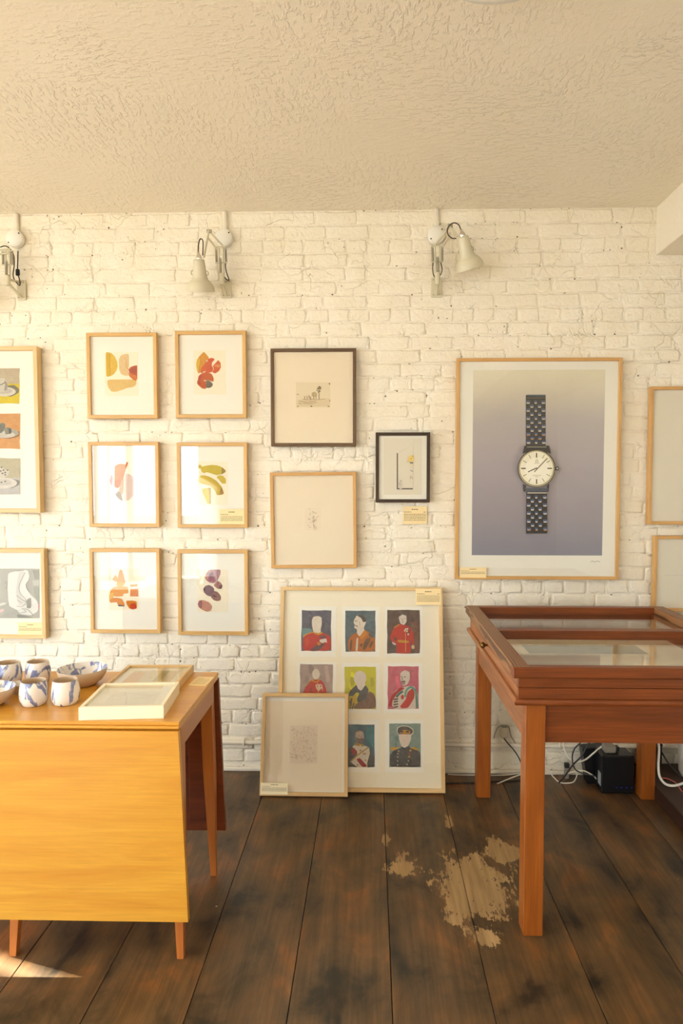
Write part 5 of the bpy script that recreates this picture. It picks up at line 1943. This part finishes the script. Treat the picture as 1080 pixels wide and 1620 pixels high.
kn = obj('knob', MB().lathe([(0.0001, 0.030), (0.008, 0.029), (0.013, 0.024), (0.014, 0.018), (0.010, 0.012), (0.005, 0.008), (0.005, 0.0)], 18,
                            Matrix.Translation((-bx_, 2.72 - Y0, z_mid - 0.004)) @ Matrix.Rotation(-math.pi / 2, 4, 'Y')), 'brass', case)

# prints lying in the case
for (label, x, y, W, D, mat) in (('landscape print with grey hills lying inside the display case near its front', 0.30, 0.17, 0.44, 0.30, 'landscape_print'),
                                 ('landscape print with grey hills lying at the right inside the display case', 0.72, 0.17, 0.12, 0.30, 'landscape_print'),
                                 ('landscape print lying inside the display case behind the middle rail', 0.40, 0.62, 0.5, 0.30, 'landscape_print')):
    r_ = thing('art_print', label, 'print', (X0 + x - W / 2, Y0 + y - D / 2 + 0.10, z_fl + 0.0064))
    obj('print_sheet', MB().box((0, 0, 0), (W, D, 0.001)), mat, r_)
    obj('print_margin', MB().box((-0.03, -0.03, -0.0002), (W + 0.03, D + 0.03, 0.0004)), 'paper_cream', r_)

# ================================================================== CORNER CLUTTER
g = G(951, 1256)
xr = X1 - LW - 0.012
bx = thing('black_router_box', 'black plastic router box standing on the floor behind the case leg', 'router', (0, 0, 0))
ztop = P(975, 1196, g.y).z
obj('housing', MB().box((g.x, g.y, 0.0), (xr, g.y + 0.11, ztop), 0.006), 'black_plastic', bx)
obj('barcode_label', MB().box((g.x - 0.0012, g.y + 0.012, 0.035), (g.x + 0.0002, g.y + 0.05, 0.10)), 'label_grey', bx)
for i in range(4):
    px = 975 + i * 8
    p = P(px, 1246, g.y)
    obj('indicator_light', MB().box((p.x - 0.003, g.y - 0.0012, p.z - 0.002), (p.x + 0.003, g.y + 0.001, p.z + 0.002)), 'blue_led', bx)
g2 = G(929, 1240)
bx2 = thing('black_speaker_box', 'second black plastic box leaning behind the router', 'box', (0, 0, 0))
zt2 = P(930, 1186, g2.y).z
obj('housing', MB().hull8([(g2.x, g2.y, 0), (g2.x + 0.10, g2.y - 0.0, 0), (g2.x + 0.10, g2.y + 0.06, 0), (g2.x, g2.y + 0.06, 0)],
                          [(g2.x - 0.025, g2.y + 0.01, zt2), (g2.x + 0.10, g2.y + 0.01, zt2 + .01), (g2.x + 0.10, g2.y + 0.07, zt2 + .01), (g2.x - 0.025, g2.y + 0.07, zt2)]), 'black_plastic', bx2)
obj('vent_slot', MB().box((g2.x - 0.012, g2.y + 0.02, zt2 - 0.001), (g2.x + 0.07, g2.y + 0.05, zt2 + 0.006)), 'dark_plastic', bx2)
ad = P(958, 1190, g.y + 0.05)
pa = thing('power_adapter', 'grey power adapter lying on top of the black router box', 'adapter', (ad.x, ad.y, ztop))
obj('adapter_body', MB().box((-0.012, -0.02, 0.0), (0.045, 0.03, 0.035), 0.004), 'grey_plastic', pa)
obj('adapter_plug', MB().box((0.045, -0.01, 0.006), (0.065, 0.02, 0.028), 0.003), 'dark_plastic', pa)

wp = P(797, 1158, YB - 0.03)
wpo = thing('wall_plug', 'small white plug box on the bricks behind the display case', 'plug', (wp.x, YB - 0.009, wp.z))
obj('plug_body', MB().box((-0.020, -0.030, -0.030), (0.020, 0.0, 0.030), 0.004), 'beige_plastic', wpo)
obj('plug_flap', MB().box((-0.014, -0.033, 0.026), (0.014, -0.004, 0.034), 0.002), 'grey_plastic', wpo)
lp = P(896, 1223, YB - 0.06)
gp = thing('cable_connector', 'grey cable connector hanging in front of the white skirting', 'connector', (lp.x, lp.y, 0.0005))
obj('connector_body', MB().box((-0.011, -0.010, 0.0), (0.011, 0.010, 0.075), 0.003), 'grey_plastic', gp)
obj('connector_cap', MB().box((-0.012, -0.011, 0.058), (0.012, 0.011, 0.082), 0.002), 'dark_plastic', gp)


def cable(label, pts, r, mat):
    """pts: (photo x, photo y, Y)"""
    q = [P(x, y, Y) for x, y, Y in pts]
    for v in q:
        v.z = max(v.z, r + 0.0005)
    return tag(obj('cable', MB().tube(smooth_path(q, 8), r, 8), mat), label, 'cable')


cable('thick white cable looping up behind the black router box', [(890, 1160, 3.36), (891, 1178, 3.36), (897, 1196, 3.34), (910, 1205, 3.30), (925, 1202, 3.27), (938, 1192, 3.25), (950, 1182, 3.26), (962, 1174, 3.27), (972, 1166, 3.28)], 0.0042, 'white_plastic')
cable('thin white cable curling over the floor to the router', [(708, 1226, 3.365), (722, 1232, 3.36), (748, 1230, 3.36), (800, 1226, 3.36), (862, 1218, 3.34), (874, 1228, 3.32), (884, 1240, 3.29), (897, 1243, 3.28), (908, 1236, 3.29), (912, 1222, 3.3), (896, 1224, 3.3), (920, 1219, 3.27), (936, 1226, 3.24), (943, 1232, 3.25)], 0.0032, 'white_plastic')
cable('short white cable end lying on the floor behind the case legs', [(786, 1240, 3.26), (800, 1234, 3.28), (815, 1228, 3.30), (830, 1223, 3.31)], 0.003, 'white_plastic')
cable('black cable rising from the connector behind the case', [(884, 1238, 3.22), (893, 1228, 3.19), (906, 1210, 3.165), (920, 1196, 3.15), (926, 1184, 3.15), (934, 1172, 3.15), (940, 1160, 3.15)], 0.004, 'dark_plastic')
cable('dark cable arching over the skirting near the router', [(940, 1228, 3.10), (915, 1221, 3.13), (907, 1212, 3.15), (905, 1196, 3.16), (909, 1184, 3.16), (917, 1176, 3.16), (923, 1168, 3.16)], 0.0035, 'dark_plastic')
cable('dark cable hanging down from the white plug box', [(797, 1168, 3.36), (803, 1176, 3.36), (812, 1186, 3.36), (820, 1198, 3.35), (828, 1215, 3.34), (840, 1231, 3.33)], 0.003, 'dark_plastic')
cable('thin grey wire looped over the white plug box', [(781, 1168, 3.384), (783, 1160, 3.383), (788, 1150, 3.38), (797, 1148, 3.362), (804, 1150, 3.38), (808, 1164, 3.383), (815, 1176, 3.375)], 0.0026, 'grey_plastic')
cable('dark cord drawn in place of the shadowed floor strip beneath the skirting', [(705, 1246, 3.26), (740, 1245, 3.27), (790, 1241, 3.29), (840, 1236, 3.31)], 0.0035, 'dark_plastic')  # dark tube stands for the shadow along the floor edge
cable('thick pale cable looping down onto the raised platform', [(1040, 1168, 3.16), (1042, 1185, 3.15), (1041, 1210, 3.13), (1043, 1228, 3.12), (1052, 1240, 3.10), (1066, 1243, 3.08), (1085, 1238, 3.03), (1110, 1232, 3.0)], 0.0062, 'white_plastic')
cable('thin black cable crossing behind the pale looped cable', [(1046, 1190, 3.22), (1056, 1206, 3.16), (1068, 1220, 3.08), (1082, 1232, 3.0), (1100, 1240, 2.95)], 0.004, 'black_plastic')
cable('thin red cord lying on the raised platform', [(1047, 1231, 3.14), (1056, 1232, 3.14), (1069, 1239, 3.12), (1080, 1254, 3.06), (1092, 1262, 3.0)], 0.0026, 'red_cord')

wz = G(1060, 1213, 0.0705)
wb = thing('white_bin', 'white rounded bin standing on the raised platform at the right edge', 'bin', (1.712, YB - 0.195, 0.0705))
obj('bin_body', MB().lathe([(0.0001, 0.0), (0.13, 0.0), (0.15, 0.006), (0.158, 0.022), (0.165, 0.30), (0.166, 0.34)], 40), 'white_plastic', wb)
obj('bin_lid', MB().lathe([(0.170, 0.335), (0.172, 0.352), (0.16, 0.366), (0.09, 0.376), (0.0001, 0.378)], 40), 'white_plastic', wb)
dbx = thing('dark_filler_board', 'dark wooden filler board against the wall on the raised platform', 'board', (1.40, YB - 0.045, 0.0705))  # board added to cover the dark area beside the bin
obj('board', MB().box((0, 0, 0), (0.125, 0.02, 0.10), 0.003), 'hearth_wood', dbx)
obj('board_edge', MB().box((0, -0.004, 0.10), (0.125, 0.021, 0.112), 0.002), 'hearth_wood', dbx)
